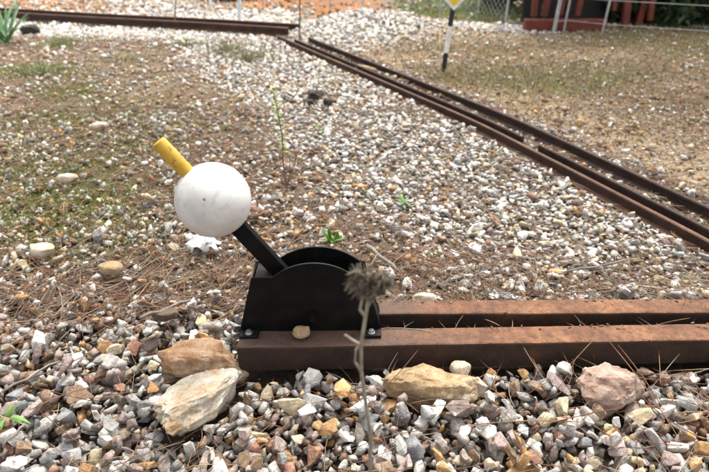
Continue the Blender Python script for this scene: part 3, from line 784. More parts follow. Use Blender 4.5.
# single long needles that stand out in the foreground
def strand_obj(name, pts, w, colr, label, cat, group=None, mat=None):
    V, F = strand_mesh(np.array(pts)[None], [w])
    me = mesh_np(name, V, F, np.tile(np.array(colr), (len(V), 1)))
    return tag(link(name, me, mat or M_NEEDLE), label, cat, group)
def px_strand(a, b, z0=0.02, z1=0.02, n=7, arc=0.01, sag=0.0):
    A, Bp = at_z(*a, z0), at_z(*b, z1)
    d = (Bp - A); nrm = Vector((-d.y, d.x, 0)).normalized()
    return [tuple(A.lerp(Bp, k / (n - 1)) + nrm * arc * math.sin(math.pi * k / (n - 1)) + Vector((0, 0, sag * math.sin(math.pi * k / (n - 1))))) for k in range(n)]
for a, b, z0, z1, arc, lb in (
    ((372, 398), (418, 350), 0.012, 0.055, -0.004, 'long brown pine needle leaning on the front bar left of the ochre rock'),
    ((380, 400), (398, 352), 0.015, 0.052, 0.006, 'pine needle rising beside the dry weed to the front bar'),
    ((570, 365), (593, 340), 0.02, 0.054, 0.0, 'pine needle propped on the front bar above the pinkish rock'),
    ((608, 340), (680, 440), 0.054, 0.03, 0.006, 'long brown needle bent over the front bar right of the pinkish rock'),
    ((618, 345), (664, 410), 0.054, 0.03, 0.004, 'brown needle beside the bent one right of the pinkish rock'),
    ((640, 395), (705, 440), 0.03, 0.03, -0.01, 'brown needle on the ballast at the right edge'),
    ((470, 425), (590, 422), 0.026, 0.026, 0.006, 'long red-brown needle across the ballast between the two rocks'),
    ((520, 432), (620, 408), 0.028, 0.03, 0.004, 'red-brown needle sloping up towards the pinkish rock'),
    ((2, 350), (70, 318), 0.03, 0.03, 0.012, 'long grey-brown needle at the far left'),
    ((10, 385), (92, 352), 0.03, 0.03, -0.008, 'brown needle above the small green plant at left'),
    ((30, 410), (100, 385), 0.03, 0.03, 0.008, 'brown needle lying over stones left of the cream rock'),
    ((205, 432), (228, 468), 0.03, 0.03, 0.004, 'red-brown needle below the large cream rock'),
    ((250, 455), (290, 420), 0.03, 0.03, -0.004, 'red-brown needle in front of the lever box'),
    ((80, 362), (92, 400), 0.03, 0.03, 0.006, 'thin brown needle between stones at left'),
    ((405, 405), (470, 400), 0.03, 0.03, 0.008, 'brown needle in front of the ochre rock'),
    ((480, 318), (500, 326), 0.03, 0.06, 0.003, 'short pale needle stuck between the two bars'),
    ((640, 330), (690, 318), 0.04, 0.058, 0.003, 'thin brown needle lying between the bars at right')):
    strand_obj('pine_needle', px_strand(a, b, z0, z1, arc=arc), 0.0021, NEED_COL[random.randrange(0, 4)] * 1.1, lb, 'pine needle', 'single pine needles in the foreground')

# ------------------------------------------------------------------ the track
def rail_profile(hd=0.020, ht=0.045, base=0.040):
    h, b = hd / 2, base / 2
    return [(-b, 0), (b, 0), (b, 0.005), (0.0045, 0.011), (0.0045, ht - 0.014), (h, ht - 0.010), (h, ht - 0.0025), (h - 0.003, ht), (-h + 0.003, ht), (-h, ht - 0.0025), (-h, ht - 0.010), (-0.0045, ht - 0.014), (-0.0045, 0.011), (-b, 0.005)]
def offset_line(C, d):
    out = []
    for i, p in enumerate(C):
        tg = (C[min(i + 1, len(C) - 1)] - C[max(i - 1, 0)]).normalized()
        out.append(p + Vector((-tg.y, tg.x, 0)) * d)       # line runs towards the camera: left normal is +x
    return out
def sweep(name, line, prof, mat, parent, z=0.0):
    bm = bmesh.new(); rings = []
    for i, p in enumerate(line):
        tg = (line[min(i + 1, len(line) - 1)] - line[max(i - 1, 0)]).normalized(); nv = Vector((-tg.y, tg.x, 0))
        rings.append([bm.verts.new(p + nv * x + Vector((0, 0, z + zz))) for x, zz in prof])
    n = len(prof)
    for i in range(len(rings) - 1):
        for k in range(n):
            bm.faces.new((rings[i][k], rings[i][(k + 1) % n], rings[i + 1][(k + 1) % n], rings[i + 1][k]))
    bm.faces.new(rings[0]); bm.faces.new(rings[-1][::-1])
    return from_bm(name, bm, mat, parent)
track = tag(empty('railway_track'), 'narrow rusty railway track with switch blade running to the upper middle', 'railway track')
RAIL_C3 = [p.copy() for p in RAIL_C]
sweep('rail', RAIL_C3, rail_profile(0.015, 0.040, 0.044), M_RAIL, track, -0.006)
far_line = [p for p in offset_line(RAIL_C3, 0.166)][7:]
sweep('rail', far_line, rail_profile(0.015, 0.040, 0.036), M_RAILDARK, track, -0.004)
ins = offset_line(RAIL_C3, 0.036)
k1 = min(range(len(ins)), key=lambda i: abs(ins[i].y - 2.07)); k2 = min(range(len(ins)), key=lambda i: abs(ins[i].y - 2.03))
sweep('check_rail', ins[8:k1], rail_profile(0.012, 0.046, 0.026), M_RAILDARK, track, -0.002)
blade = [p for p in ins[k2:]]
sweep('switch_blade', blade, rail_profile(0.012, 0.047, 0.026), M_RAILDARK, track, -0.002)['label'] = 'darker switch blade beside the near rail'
for yy in (2.16, 1.95):
    k = min(range(len(ins)), key=lambda i: abs(ins[i].y - yy))
    bm = bmesh.new()
    p = ins[k]; tg = (ins[k + 1] - ins[k]).normalized(); nv = Vector((-tg.y, tg.x, 0))
    box_bm(bm, (-0.004, -0.03, 0.012), (0.004, 0.03, 0.030)); bevel_bm(bm, 0.002, 1)
    bm.transform(Matrix.Translation(p + nv * 0.0085) @ Matrix.Rotation(math.atan2(tg.y, tg.x) - math.pi / 2, 4, 'Z'))
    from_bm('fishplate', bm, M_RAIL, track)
# sleepers half buried under the track
# far track along the left
ftrack = tag(empty('railway_track'), 'rusty track crossing the upper left before the white gravel', 'railway track')
FL = catmull([(-5.2, 6.36), (-4.2, 5.99), (-3.172, 5.614), (-2.134, 5.237), (-1.231, 4.957), (-0.41, 4.656)], 4)
for p in FL: p.z = 0.02
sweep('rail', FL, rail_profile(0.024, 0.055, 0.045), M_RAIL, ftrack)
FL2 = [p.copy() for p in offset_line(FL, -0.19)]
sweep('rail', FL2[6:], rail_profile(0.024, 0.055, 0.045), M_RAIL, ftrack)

# ------------------------------------------------------------------ the two steel sleepers that carry the lever
def bar_obj(plan, z0, z1, label):
    bm = bmesh.new()
    nseg = 40; rings = []
    for i in range(nseg + 1):
        s = i / nseg
        a = Vector((*plan[0], 0)).lerp(Vector((*plan[1], 0)), s); b = Vector((*plan[3], 0)).lerp(Vector((*plan[2], 0)), s)
        r = 0.004; jz = 0.0006 * math.sin(i * 1.7) + 0.0004 * math.sin(i * 0.6 + 2)
        d = (b - a).normalized()
        pr = [a + Vector((0, 0, z0)), a + Vector((0, 0, z1 - r)), a + d * r * 0.3 + Vector((0, 0, z1 - r * 0.3 + jz * .5)), a + d * r + Vector((0, 0, z1 + jz)), b - d * r + Vector((0, 0, z1 + jz)), b - d * r * 0.3 + Vector((0, 0, z1 - r * 0.3)), b + Vector((0, 0, z1 - r)), b + Vector((0, 0, z0))]
        rings.append([bm.verts.new(p) for p in pr])
    n = 8
    for i in range(nseg):
        for k in range(n): bm.faces.new((rings[i][k], rings[i][(k + 1) % n], rings[i + 1][(k + 1) % n], rings[i + 1][k]))
    bm.faces.new(rings[0]); bm.faces.new(rings[-1][::-1])
    o = from_bm('steel_sleeper', bm, M_SLEEPER); tag(o, label, 'steel bar', 'steel sleepers under the lever'); return o
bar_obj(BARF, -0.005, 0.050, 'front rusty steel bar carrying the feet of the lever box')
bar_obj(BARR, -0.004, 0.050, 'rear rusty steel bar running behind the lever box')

# ------------------------------------------------------------------ the points lever
BX, BYF = -0.085, 0.924
lever = tag(empty('points_lever', (BX, BYF, 0.050), R(0.6)), 'black points lever with white ball weight and yellow handle on steel bars', 'points lever')
def seg_profile(hw, sh, sw, r_arc, top, n=20, cx=0.0):
    """trapezium with rounded segment on top: half width at the foot, shoulder height, shoulder half width, arc half chord, arc top"""
    pr = [(-hw, 0), (-sw, sh)]
    c = r_arc; s = top - sh; rad = (c * c + s * s) / (2 * s); a0 = math.asin(min(1, c / rad))
    for i in range(n + 1):
        a = -a0 + 2 * a0 * i / n
        pr.append((cx + rad * math.sin(a), top - rad + rad * math.cos(a)))
    pr += [(sw, sh), (hw, 0)]
    return pr
SH, SW, HW, DEP = 0.121, 0.105, 0.137, 0.058
front = seg_profile(HW, SH, SW, 0.076, 0.151, cx=0.010)
bm = bmesh.new(); prism_bm(bm, front, 0.0, 0.004); bevel_bm(bm, 0.0009, 1)
from_bm('front_plate', bm, M_BLACK, lever, (0, 0, 0.001))
rear = seg_profile(HW, SH, SW, 0.080, 0.153, cx=0.014)
bm = bmesh.new(); prism_bm(bm, rear, DEP, DEP + 0.004); bevel_bm(bm, 0.0009, 1)
from_bm('rear_plate', bm, M_BLACK, lever, (0, 0, 0.001))
for sgn in (-1, 1):
    bm = bmesh.new()
    th = 0.004
    pr = [(sgn * (HW - 0.0015), 0.001), (sgn * (SW - 0.0015), SH - 0.002), (sgn * (SW - 0.0015 - th), SH - 0.002), (sgn * (HW - 0.0015 - th), 0.001)]
    prism_bm(bm, pr, 0.0042, DEP - 0.0002); from_bm('end_plate', bm, M_BLACK, lever, (0, 0, 0.001))
    bm = bmesh.new()
    x0, x1 = (-SW + 0.002, -0.068) if sgn < 0 else (0.088, SW - 0.002)
    box_bm(bm, (x0, 0.0042, SH - 0.006), (x1, DEP - 0.0002, SH - 0.002)); bevel_bm(bm, 0.0008, 1)
    from_bm('shoulder_plate', bm, M_BLACK, lever, (0, 0, 0.001))
for fx0 in (-0.134, 0.100):
    bm = bmesh.new(); box_bm(bm, (fx0, -0.024, 0.0008), (fx0 + 0.036, -0.0005, 0.006)); bevel_bm(bm, 0.0012, 1)
    ft = from_bm('foot', bm, M_BLACK, lever)
    bm = bmesh.new()
    bmesh.ops.create_cone(bm, cap_ends=True, segments=16, radius1=0.0075, radius2=0.0075, depth=0.0012, matrix=Matrix.Translation((fx0 + 0.017, -0.013, 0.0068)))
    bmesh.ops.create_cone(bm, cap_ends=True, segments=6, radius1=0.0054, radius2=0.0050, depth=0.005, matrix=Matrix.Translation((fx0 + 0.017, -0.013, 0.0100)))
    from_bm('bolt', bm, M_BOLT, ft)
for fx0 in (-0.134, 0.100):
    bm = bmesh.new(); box_bm(bm, (fx0, DEP + 0.0045, 0.0008), (fx0 + 0.036, DEP + 0.030, 0.006)); bevel_bm(bm, 0.0012, 1)
    from_bm('foot', bm, M_BLACK, lever)
PIV = Vector((0.006, 0.03, 0.036))
bm = bmesh.new()
bmesh.ops.create_cone(bm, cap_ends=True, segments=20, radius1=0.0105, radius2=0.0105, depth=0.007, matrix=Matrix.Translation((PIV.x, -0.0035, PIV.z)) @ Matrix.Rotation(math.pi / 2, 4, 'X'))
bmesh.ops.create_cone(bm, cap_ends=True, segments=20, radius1=0.0062, radius2=0.0058, depth=0.006, matrix=Matrix.Translation((PIV.x, -0.010, PIV.z)) @ Matrix.Rotation(math.pi / 2, 4, 'X'))
from_bm('pivot_pin', bm, M_BLACK, lever)
BALL = at_y(213.5, 199.5, 0.924 + 0.03) - Vector((BX, BYF, 0.05))
dirv = (BALL - PIV).normalized()
BALLR = 0.0665
def along(s): return BALL + dirv * s
rot = Vector((0, 0, 1)).rotation_difference(dirv).to_matrix().to_4x4()
bm = bmesh.new()
L0 = (PIV - BALL).length
box_bm(bm, (-0.0155, -0.008, -L0 - 0.015), (0.0155, 0.008, -0.02)); bevel_bm(bm, 0.0012, 1)
bm.transform(Matrix.Translation(BALL) @ rot)
from_bm('lever_arm', bm, M_BLACK, lever)
bm = bmesh.new(); bmesh.ops.create_uvsphere(bm, u_segments=72, v_segments=48, radius=BALLR)
for v in bm.verts: v.co *= 1 + 0.004 * noise.noise(v.co * 40)
o = from_bm('ball_weight', bm, M_WHITE, lever, BALL, smooth=True); o['label'] = 'white painted ball weight with small chips'
bm = bmesh.new()
tube_bm(bm, [(0, 0, BALLR - 0.012), (0, 0, BALLR + 0.066), (0, 0, BALLR + 0.0675), (0, 0, BALLR + 0.0685)], [0.0130, 0.0130, 0.0122, 0.0108], 28)
bm.transform(rot)
o = from_bm('handle', bm, M_YELLOW, lever, BALL, smooth=True); o['label'] = 'yellow round handle above the ball'
try: o.data.set_sharp_from_angle(angle=R(40))
except Exception: pass
bm = bmesh.new()
bmesh.ops.create_uvsphere(bm, u_segments=10, v_segments=8, radius=0.0042)
nrm = Vector((0.012, -0.9, 0.43)).normalized()
from_bm('filler_plug', bm, M_ROCK_C, lever, BALL + nrm * (BALLR - 0.003))
# rusted end plate closing the bars at left
# ------------------------------------------------------------------ dry weed in front
wy = 0.45
weed = tag(empty('dry_weed', (0.012, wy, 0.0)), 'tall dry grey weed with shaggy seed head in front of the lever box', 'weed')
def wp(px, py, y=None): return at_y(px, py, y or wy) - Vector((0.012, wy, 0.0))
stem = [(0.004, 0.0, -0.03), wp(371, 440, wy - 0.0), wp(366, 405), wp(361, 370), wp(361, 345), wp(365, 320), wp(368, 300), wp(369, 288)]
bm = bmesh.new(); tube_bm(bm, stem, [0.0021, 0.0020, 0.0019, 0.0018, 0.0017, 0.0017, 0.0016, 0.0014], 8)
from_bm('stem', bm, M_DRY, weed, smooth=True)
for pts, r0 in (([wp(361, 345), wp(352, 340), wp(345, 335)], 0.0013), ([wp(361, 372), wp(355, 362), wp(356, 350), wp(361, 344)], 0.0013), ([wp(366, 318), wp(360, 310), wp(363, 296)], 0.0015), ([wp(368, 305), wp(376, 296), wp(390, 286)], 0.0016), ([wp(368, 300), wp(358, 290), wp(350, 286)], 0.0014)):
    bm = bmesh.new(); tube_bm(bm, pts, r0, 6); from_bm('twig', bm, M_DRY, weed)
rw = random.Random(4)
def shaggy(centre, rad, n, name='seed_head'):
    bm = bmesh.new()
    bmesh.ops.create_icosphere(bm, subdivisions=2, radius=rad * 0.42)
    for v in bm.verts: v.co *= 1 + 0.35 * noise.noise(v.co * 160 + Vector((centre.x * 50, 3, 1)))
    for i in range(n):
        d = Vector((rw.gauss(0, 1), rw.gauss(0, 1), rw.gauss(0, 0.85))).normalized()
        L = rad * rw.uniform(0.6, 1.25); side = d.cross(Vector((rw.random(), rw.random(), rw.random()))).normalized() * rad * 0.085
        c = d.cross(side) * rw.uniform(-3, 3)
        p0, p1, p2 = d * rad * 0.2, d * L * 0.65 + c * 0.4, d * L + c
        vs_ = [bm.verts.new(p) for p in (p0 - side, p0 + side, p1 + side * 0.8, p1 - side * 0.8, p2)]
        bm.faces.new((vs_[0], vs_[1], vs_[2], vs_[3])); bm.faces.new((vs_[3], vs_[2], vs_[4]))
    bm.transform(Matrix.Translation(centre))
    return from_bm(name, bm, M_SEED, weed)
for hx_, hy_, hr_, hn_ in ((363, 284, 0.016, 150), (375, 289, 0.014, 120), (357, 272, 0.010, 60), (352, 284, 0.009, 50), (384, 280, 0.010, 60), (391, 286, 0.008, 40), (367, 276, 0.010, 60)):
    shaggy(wp(hx_, hy_), hr_, hn_)

# ------------------------------------------------------------------ small green plants
GREEN = [(0.09, 0.17, 0.04), (0.12, 0.21, 0.05), (0.07, 0.13, 0.04)]
def leafy(loc, n, L, wd, label, name='green_weed', cols=GREEN, upright=0.6, seed=1, cat='plant', group=None, droop=0.5):
    r = random.Random(seed); V, F, Cc = [], [], []
    for i in range(n):
        az = r.uniform(0, 6.28); el = r.uniform(upright - 0.35, min(1.5, upright + 0.4)); l = L * r.uniform(0.6, 1.1); w = wd * r.uniform(0.7, 1.2)
        d = Vector((math.cos(az) * math.cos(el), math.sin(az) * math.cos(el), math.sin(el))); s = Vector((-math.sin(az), math.cos(az), 0))
        base = len(V); p = Vector((r.gauss(0, wd * 0.5), r.gauss(0, wd * 0.5), -0.004)); c = Vector(cols[r.randrange(len(cols))]) * r.uniform(0.75, 1.25)
        K = 5
        for k in range(K + 1):
            q = k / K; ww = w * (math.sin(math.pi * min(1, 0.12 + q * 0.86)) ** 0.8) * 0.5
            pt = p + d * l * q + Vector((0, 0, -droop * l * q * q))
            nrm_up = d.cross(s) * ww * 0.35
            V += [tuple(pt - s * ww - nrm_up), tuple(pt), tuple(pt + s * ww - nrm_up)]; Cc += [tuple(c)] * 3
        for k in range(K):
            for j in range(2):
                a0 = base + k * 3 + j; F.append((a0, a0 + 1, a0 + 4, a0 + 3))
    me = mesh_np(name, np.array(V), np.array(F), np.array(Cc)); me.polygons.foreach_set('use_smooth', [True] * len(F))
    o = link(name, me, M_LEAF); o.location = loc
    return tag(o, label, cat, group)
leafy((-0.592, 0.742, 0.010), 12, 0.050, 0.007, 'small bright green weed at the lower left edge', seed=3, upright=0.7)
leafy((-0.060, 1.365, 0.012), 13, 0.060, 0.011, 'bright green seedling just behind the lever box', seed=5, upright=1.0, droop=0.3, cols=[(0.12, 0.23, 0.04), (0.09, 0.18, 0.035)])
g = at_z(405, 206); leafy((g.x, g.y, 0.012), 10, 0.045, 0.012, 'small green seedling on pale gravel between lever and track', seed=7, upright=0.8)
g = at_z(318, 132); leafy((g.x, g.y, 0.012), 9, 0.05, 0.014, 'pale green seedling below the dark clods', seed=8, upright=0.9, cols=[(0.22, 0.32, 0.13)])
g = at_z(128, 243); leafy((g.x, g.y, 0.010), 8, 0.03, 0.006, 'tiny green sprout on the stony ground left of the ball', seed=9, upright=1.0)
g = at_z(7, 45); leafy((g.x, g.y, 0.02), 24, 0.46, 0.026, 'strap-leaved green plant in the upper left corner', 'strap_leaf_plant', [(0.13, 0.26, 0.11), (0.10, 0.20, 0.09), (0.17, 0.31, 0.14)], 0.95, 12, droop=0.3)
# tall thin weed
g = at_z(287, 188)
tw = tag(empty('thin_weed', (g.x, g.y, 0.0)), 'tall thin green and brown weed standing behind the ball', 'weed')
bm = bmesh.new(); tpts = [Vector((0, 0, -0.01)), Vector((-0.008, 0, 0.09)), Vector((-0.006, 0.005, 0.17)), Vector((-0.016, 0.01, 0.25)), Vector((-0.026, 0.0, 0.32))]
tube_bm(bm, tpts, [0.0028, 0.0025, 0.002, 0.0015, 0.001], 6); from_bm('stem', bm, M_STAKE, tw)
for k in range(3):
    bm = bmesh.new(); a = [(-0.03, 0.02), (0.035, 0.01), (0.02, -0.03)][k]
    tube_bm(bm, [(0, 0, 0.01), (a[0] * 0.6, a[1] * 0.6, 0.05), (a[0], a[1], 0.09 + 0.02 * k)], [0.0022, 0.0018, 0.001], 6); from_bm('stem', bm, M_STAKE, tw)
rl = random.Random(2); V, F, Cc = [], [], []
for i in range(90):
    s = rl.uniform(0.3, 1.0); q = s * 3.999; k = int(q); p = tpts[k].lerp(tpts[k + 1], q - k) if k < 4 else tpts[4]
    az = rl.uniform(0, 6.28); d = Vector((math.cos(az), math.sin(az), rl.uniform(-0.1, 0.9))).normalized(); l = rl.uniform(0.012, 0.028); sd = Vector((-math.sin(az), math.cos(az), 0)) * 0.0048
    b = len(V); V += [tuple(p), tuple(p + d * l * 0.5 + sd), tuple(p + d * l), tuple(p + d * l * 0.5 - sd)]; F.append((b, b + 1, b + 2, b + 3)); Cc += [rl.choice([(0.28, 0.34, 0.12), (0.20, 0.28, 0.09), (0.36, 0.36, 0.18)])] * 4
link('foliage', mesh_np('foliage', np.array(V), np.array(F), np.array(Cc)), M_LEAF, tw)

# grass tufts (each one a thing) and thin ground cover
def tuft(loc, n, L, spread, label, cols, seed, w=0.004, name='grass_tuft', group=None):
    r = np.random.default_rng(seed)
    az = r.uniform(0, 6.28, n); rad = np.abs(r.normal(0, spread, n)); le = L * r.uniform(0.4, 1.1, n); lean = r.uniform(0.1, 0.9, n); az2 = az + r.normal(0, 0.6, n)
    P = np.zeros((n, 5, 3))
    for k in range(5):
        q = k / 4
        P[:, k, 0] = rad * np.cos(az) + np.cos(az2) * le * lean * q ** 1.4; P[:, k, 1] = rad * np.sin(az) * 0.8 + np.sin(az2) * le * lean * q ** 1.4; P[:, k, 2] = -0.01 + le * q * (1 - 0.35 * lean * q)
    V, F = strand_mesh(P, np.full(n, w))
    cc = np.array(cols)[r.integers(0, len(cols), n)] * r.uniform(0.75, 1.25, (n, 1))
    me = mesh_np(name, V, F, np.repeat(cc, 15, 0)); o = link(name, me, M_LEAF); o.location = loc
    return tag(o, label, 'grass', group, 'stuff')
GG = [(0.14, 0.20, 0.06), (0.20, 0.25, 0.09), (0.28, 0.27, 0.13)]; GD = [(0.30, 0.27, 0.17), (0.22, 0.19, 0.11), (0.22, 0.24, 0.11)]
for (px, py, n, L, sp, lb, cc, sd) in (
    (62, 47, 160, 0.09, 0.13, 'green grass patch near the strap-leaved plant', GG, 1), (40, 74, 240, 0.07, 0.16, 'low green grass patch at the upper left', GG, 2),
    (228, 52, 140, 0.10, 0.10, 'dry grass tuft beside the white gravel', GD, 3), (250, 60, 110, 0.10, 0.09, 'sparse dry tuft right of the grass beside the white gravel', GD, 4),
    (125, 60, 100, 0.05, 0.13, 'yellowish grass patch below the far rail', GG, 5), (185, 45, 90, 0.06, 0.10, 'small green tuft under the far rail', GG, 6)):
    g = at_z(px, py); tuft((g.x, g.y, float(terrain(np.array([g.x]), np.array([g.y]))[0])), n, L, sp, lb, cc, sd)
def cover(n, dens, box, L, cols, name, label, seed, w=0.003):
    r = np.random.default_rng(seed); xs, ys = sample(n, box, dens, r, 0.8); z0 = ground_z(xs, ys) - 0.004
    az = r.uniform(0, 6.28, n); le = L * r.uniform(0.4, 1.2, n); lean = r.uniform(0.1, 1.1, n); P = np.zeros((n, 3, 3))
    for k in range(3):
        q = k / 2; P[:, k, 0] = xs + np.cos(az) * le * lean * q; P[:, k, 1] = ys + np.sin(az) * le * lean * q; P[:, k, 2] = z0 + le * q * (1 - 0.45 * lean * q * 0.8)
    V, F = strand_mesh(P, np.full(n, w)); cc = np.array(cols)[r.integers(0, len(cols), n)] * r.uniform(0.75, 1.25, (n, 1))
    tag(link(name, mesh_np(name, V, F, np.repeat(cc, 9, 0)), M_LEAF), label, 'grass', kind='stuff')
def d_bank(x, y):
    z = zones(x, y)
    return np.where((z[3] < 0.5) | (z[4] > 0.4), 0, 0.30 - 0.6 * wob(x * 1.1 + 2, y * 1.4, 2.2))
cover(14000, d_bank, (0.2, 4.5, 1.6, 5.2), 0.035, [(0.29, 0.23, 0.135), (0.22, 0.17, 0.10), (0.17, 0.17, 0.07), (0.13, 0.16, 0.055), (0.33, 0.28, 0.18)], 'dry_grass', 'short dry grass on the bank right of the track', 21, 0.0035)
def d_back(x, y): return np.where(((x < 0.4) & (y < 7.2)) | (y < 5.0 - 0.40 * (x - 1.2)) | ((x > 1.5) & (y < 6.2)), 0, 1.0)
cover(9000, d_back, (-1.0, 6.0, 4.0, 9.0), 0.09, [(0.12, 0.18, 0.05), (0.17, 0.23, 0.07), (0.24, 0.25, 0.10)], 'green_grass', 'green grass growing along and beyond the fence', 22, 0.006)
def d_moss(x, y): return np.where((x < -0.45) & (y > 1.25), moss_at(x, y), 0)
cover(13000, d_moss, (-3.0, -0.4, 1.25, 3.6), 0.014, [(0.15, 0.19, 0.035), (0.20, 0.24, 0.05), (0.11, 0.15, 0.03)], 'moss', 'yellow-green moss in patches on the ground at left', 23, 0.003)

# ------------------------------------------------------------------ odds and ends on the ground
def stick(a, b, r, label, forks=()):
    root = tag(empty('dead_stick', a), label, 'stick')
    pts = [Vector(a).lerp(Vector(b), k / 5) - Vector(a) + Vector((0, 0, 0.003 * math.sin(k * 2.1))) for k in range(6)]
    bm = bmesh.new(); tube_bm(bm, pts, [r, r * 1.05, r * 0.9, r * 0.95, r * 0.85, r * 0.7], 8)
    for v in bm.verts: v.co += Vector((noise.noise(v.co * 90), noise.noise(v.co * 90 + Vector((5, 0, 0))), noise.noise(v.co * 90 + Vector((0, 7, 0))))) * r * 0.3
    from_bm('branch', bm, M_WOODGREY, root, smooth=True)
    for p, q, rr in forks:
        bm = bmesh.new(); tube_bm(bm, [Vector(p) - Vector(a), Vector(q) - Vector(a)], [rr, rr * 0.6], 6); from_bm('twig', bm, M_WOODGREY, root)
A, Bv = at_z(367, 246, 0.03), at_z(398, 270, 0.03)
stick(A, Bv, 0.0052, 'short grey forked stick lying behind the lever box', [(A.lerp(Bv, 0.35), at_z(371, 265, 0.02), 0.003)])
A, Bv = at_z(140, 318, 0.035), at_z(190, 300, 0.03); stick(A, Bv, 0.0035, 'thin brown twig left of the black lever box')
A, Bv = at_z(152, 322, 0.03), at_z(180, 309, 0.03)
make_rock('bark_chunk', M_BARK, (*(at_z(166, 312, 0.03).xy), 0.024), (0.06, 0.03, 0.028), R(25), 81, 'dark brown bark chunk behind the brown rock', cuts=5, sub=3, cat='bark')
A, Bv = at_z(2, 392, 0.04), at_z(60, 360, 0.035); stick(A, Bv, 0.0022, 'thin grey twig above the small weed at lower left')
A, Bv = at_z(25, 425, 0.04), at_z(2, 446, 0.035); stick(A, Bv, 0.002, 'thin brown twig below the small weed at lower left')
A, Bv = at_z(565, 272, 0.02), at_z(640, 258, 0.02); stick(A, Bv, 0.0025, 'thin grey twig on the gravel behind the rear bar')
# white scrap
bm = bmesh.new(); bmesh.ops.create_grid(bm, x_segments=14, y_segments=10, size=0.5)
for v in bm.verts:
    p = v.co.copy(); v.co = Vector((p.x * 0.070, p.y * 0.042, 0.022 * noise.noise(p * 3.2) + 0.012 * noise.noise(p * 8) + 0.018 * (1 - 4 * p.y * p.y)))
    v.co.x += 0.012 * noise.noise(p * 4 + Vector((9, 0, 0))); v.co.y += 0.012 * noise.noise(p * 4 + Vector((0, 9, 0)))
o = from_bm('plastic_scrap', bm, M_PAPER, smooth=True)
g = at_z(206, 246, 0.02); o.location = (g.x, g.y, 0.024); o.rotation_euler = (R(12), 0, R(-12))
md = o.modifiers.new('thick', 'SOLIDIFY'); md.thickness = 0.0008
tag(o, 'crumpled white plastic scrap on the gravel under the white ball', 'litter')
# dark clods
for px, py, s, lb in ((316, 100, 0.075, 'larger dark clod on the gravel halfway to the track'), (327, 107, 0.055, 'small dark clod right of the larger one'), (310, 108, 0.04, 'smallest dark clod left of its neighbours')):
    g = at_z(px, py); make_rock('dark_clod', M_CLOD, (g.x, g.y, 0.028), (s * 1.2, s * 0.85, s * 0.7), random.uniform(0, 3), int(px), lb, cuts=4, sub=3, cat='clod', rough=0.35)
g = at_z(25, 34); make_rock('dark_clod', M_CLOD, (g.x + 0.05, g.y, 0.03), (0.15, 0.1, 0.10), 0.3, 91, 'dark clod beside the strap-leaved plant', cuts=4, sub=3, cat='clod', rough=0.3)

# ------------------------------------------------------------------ sign on a striped post
g = at_z(443.5, 70)
bz = float(terrain(np.array([g.x]), np.array([g.y]))[0])
g = at_z(443.5, 70, bz)
sign = tag(empty('track_sign', (g.x, g.y, bz)), 'small yellow diamond sign with white border on a black and white post', 'sign')
top = at_y(454.5, -3, g.y) - Vector((g.x, g.y, bz))
def post_pt(py):
    s = (70 - py) / 73.0; return top * s
for y0, y1, m, nm in ((74, 52, M_SIGNK, 'black_band'), (52, 25, M_SIGNW, 'white_band'), (25, -8, M_SIGNK, 'black_band')):
    bm = bmesh.new(); tube_bm(bm, [post_pt(y0), post_pt(y1)], 0.0135, 14); from_bm(nm, bm, m, sign, smooth=False)
tip = at_y(453.6, 10.5, g.y - 0.017) - Vector((g.x, g.y, bz)); half = 0.135
def diamond(h, y0, y1, m, nm, c):
    bm = bmesh.new(); prism_bm(bm, [(c.x, c.z - h), (c.x + h, c.z), (c.x, c.z + h), (c.x - h, c.z)], y0, y1); bevel_bm(bm, 0.001, 1); return from_bm(nm, bm, m, sign)
cc = Vector((tip.x + 0.02, 0, tip.z + half))
cc.x = tip.x
diamond(half, -0.020, -0.0145, M_SIGNW, 'border', cc); diamond(half - 0.024, -0.022, -0.0203, M_SIGNY, 'panel', cc)

# ------------------------------------------------------------------ fence
fence = tag(empty('wire_fence', (1.5, 4.9, 0)), 'grey wire mesh fence with thin metal posts along the back', 'fence')
FO = Vector((1.5, 4.9, 0))
def tz(x, y): return float(terrain(np.array([x]), np.array([y]))[0])
fposts = []
for px, py, r, ln in ((300, 2, 0.010, 0), (330, 5, 0.010, 0), (362, 8, 0.013, .02), (394, 12, 0.010, 0.03), (440, 16, 0.010, 0.02), (477, 19, 0.010, 0.03), (505, 25, 0.014, 0.03), (553, 34, 0.019, 0.06), (563, 33, 0.011, 0.05), (601, 36, 0.011, 0.06), (712, 44, 0.014, 0.03), (840, 52, 0.014, 0.0)):
    g = at_z(px, py, 0.0); g = at_z(px, py, float(terrain(np.array([g.x]), np.array([g.y]))[0])); fposts.append((g.x, g.y, r * 0.75, ln))
tops = []
for x, y, r, ln in fposts:
    z = tz(x, y); hgt = 1.15
    bm = bmesh.new(); tube_bm(bm, [Vector((x, y, z - 0.05)) - FO, Vector((x + ln * hgt, y, z + hgt)) - FO], r, 10); from_bm('post', bm, M_GALV, fence); tops.append((Vector((x, y, z)) - FO, Vector((x + ln * hgt, y, z + hgt)) - FO))
def fence_pt(i, hh):
    a, b = tops[i]; return a.lerp(b, hh / 1.15)
for hh in (0.085, 0.24, 0.46, 0.75, 1.1):
    for i0, i1 in ((0, 7), (7, 11)):
        if i0 == 0 and hh in (0.085, 0.46): continue
        bm = bmesh.new(); pts = [fence_pt(i, hh) + Vector((0, -0.012, 0.004 * math.sin(i * 5))) for i in range(i0, i1 + 1)]
        tube_bm(bm, pts, 0.0022, 5); from_bm('wire', bm, M_GALV, fence)
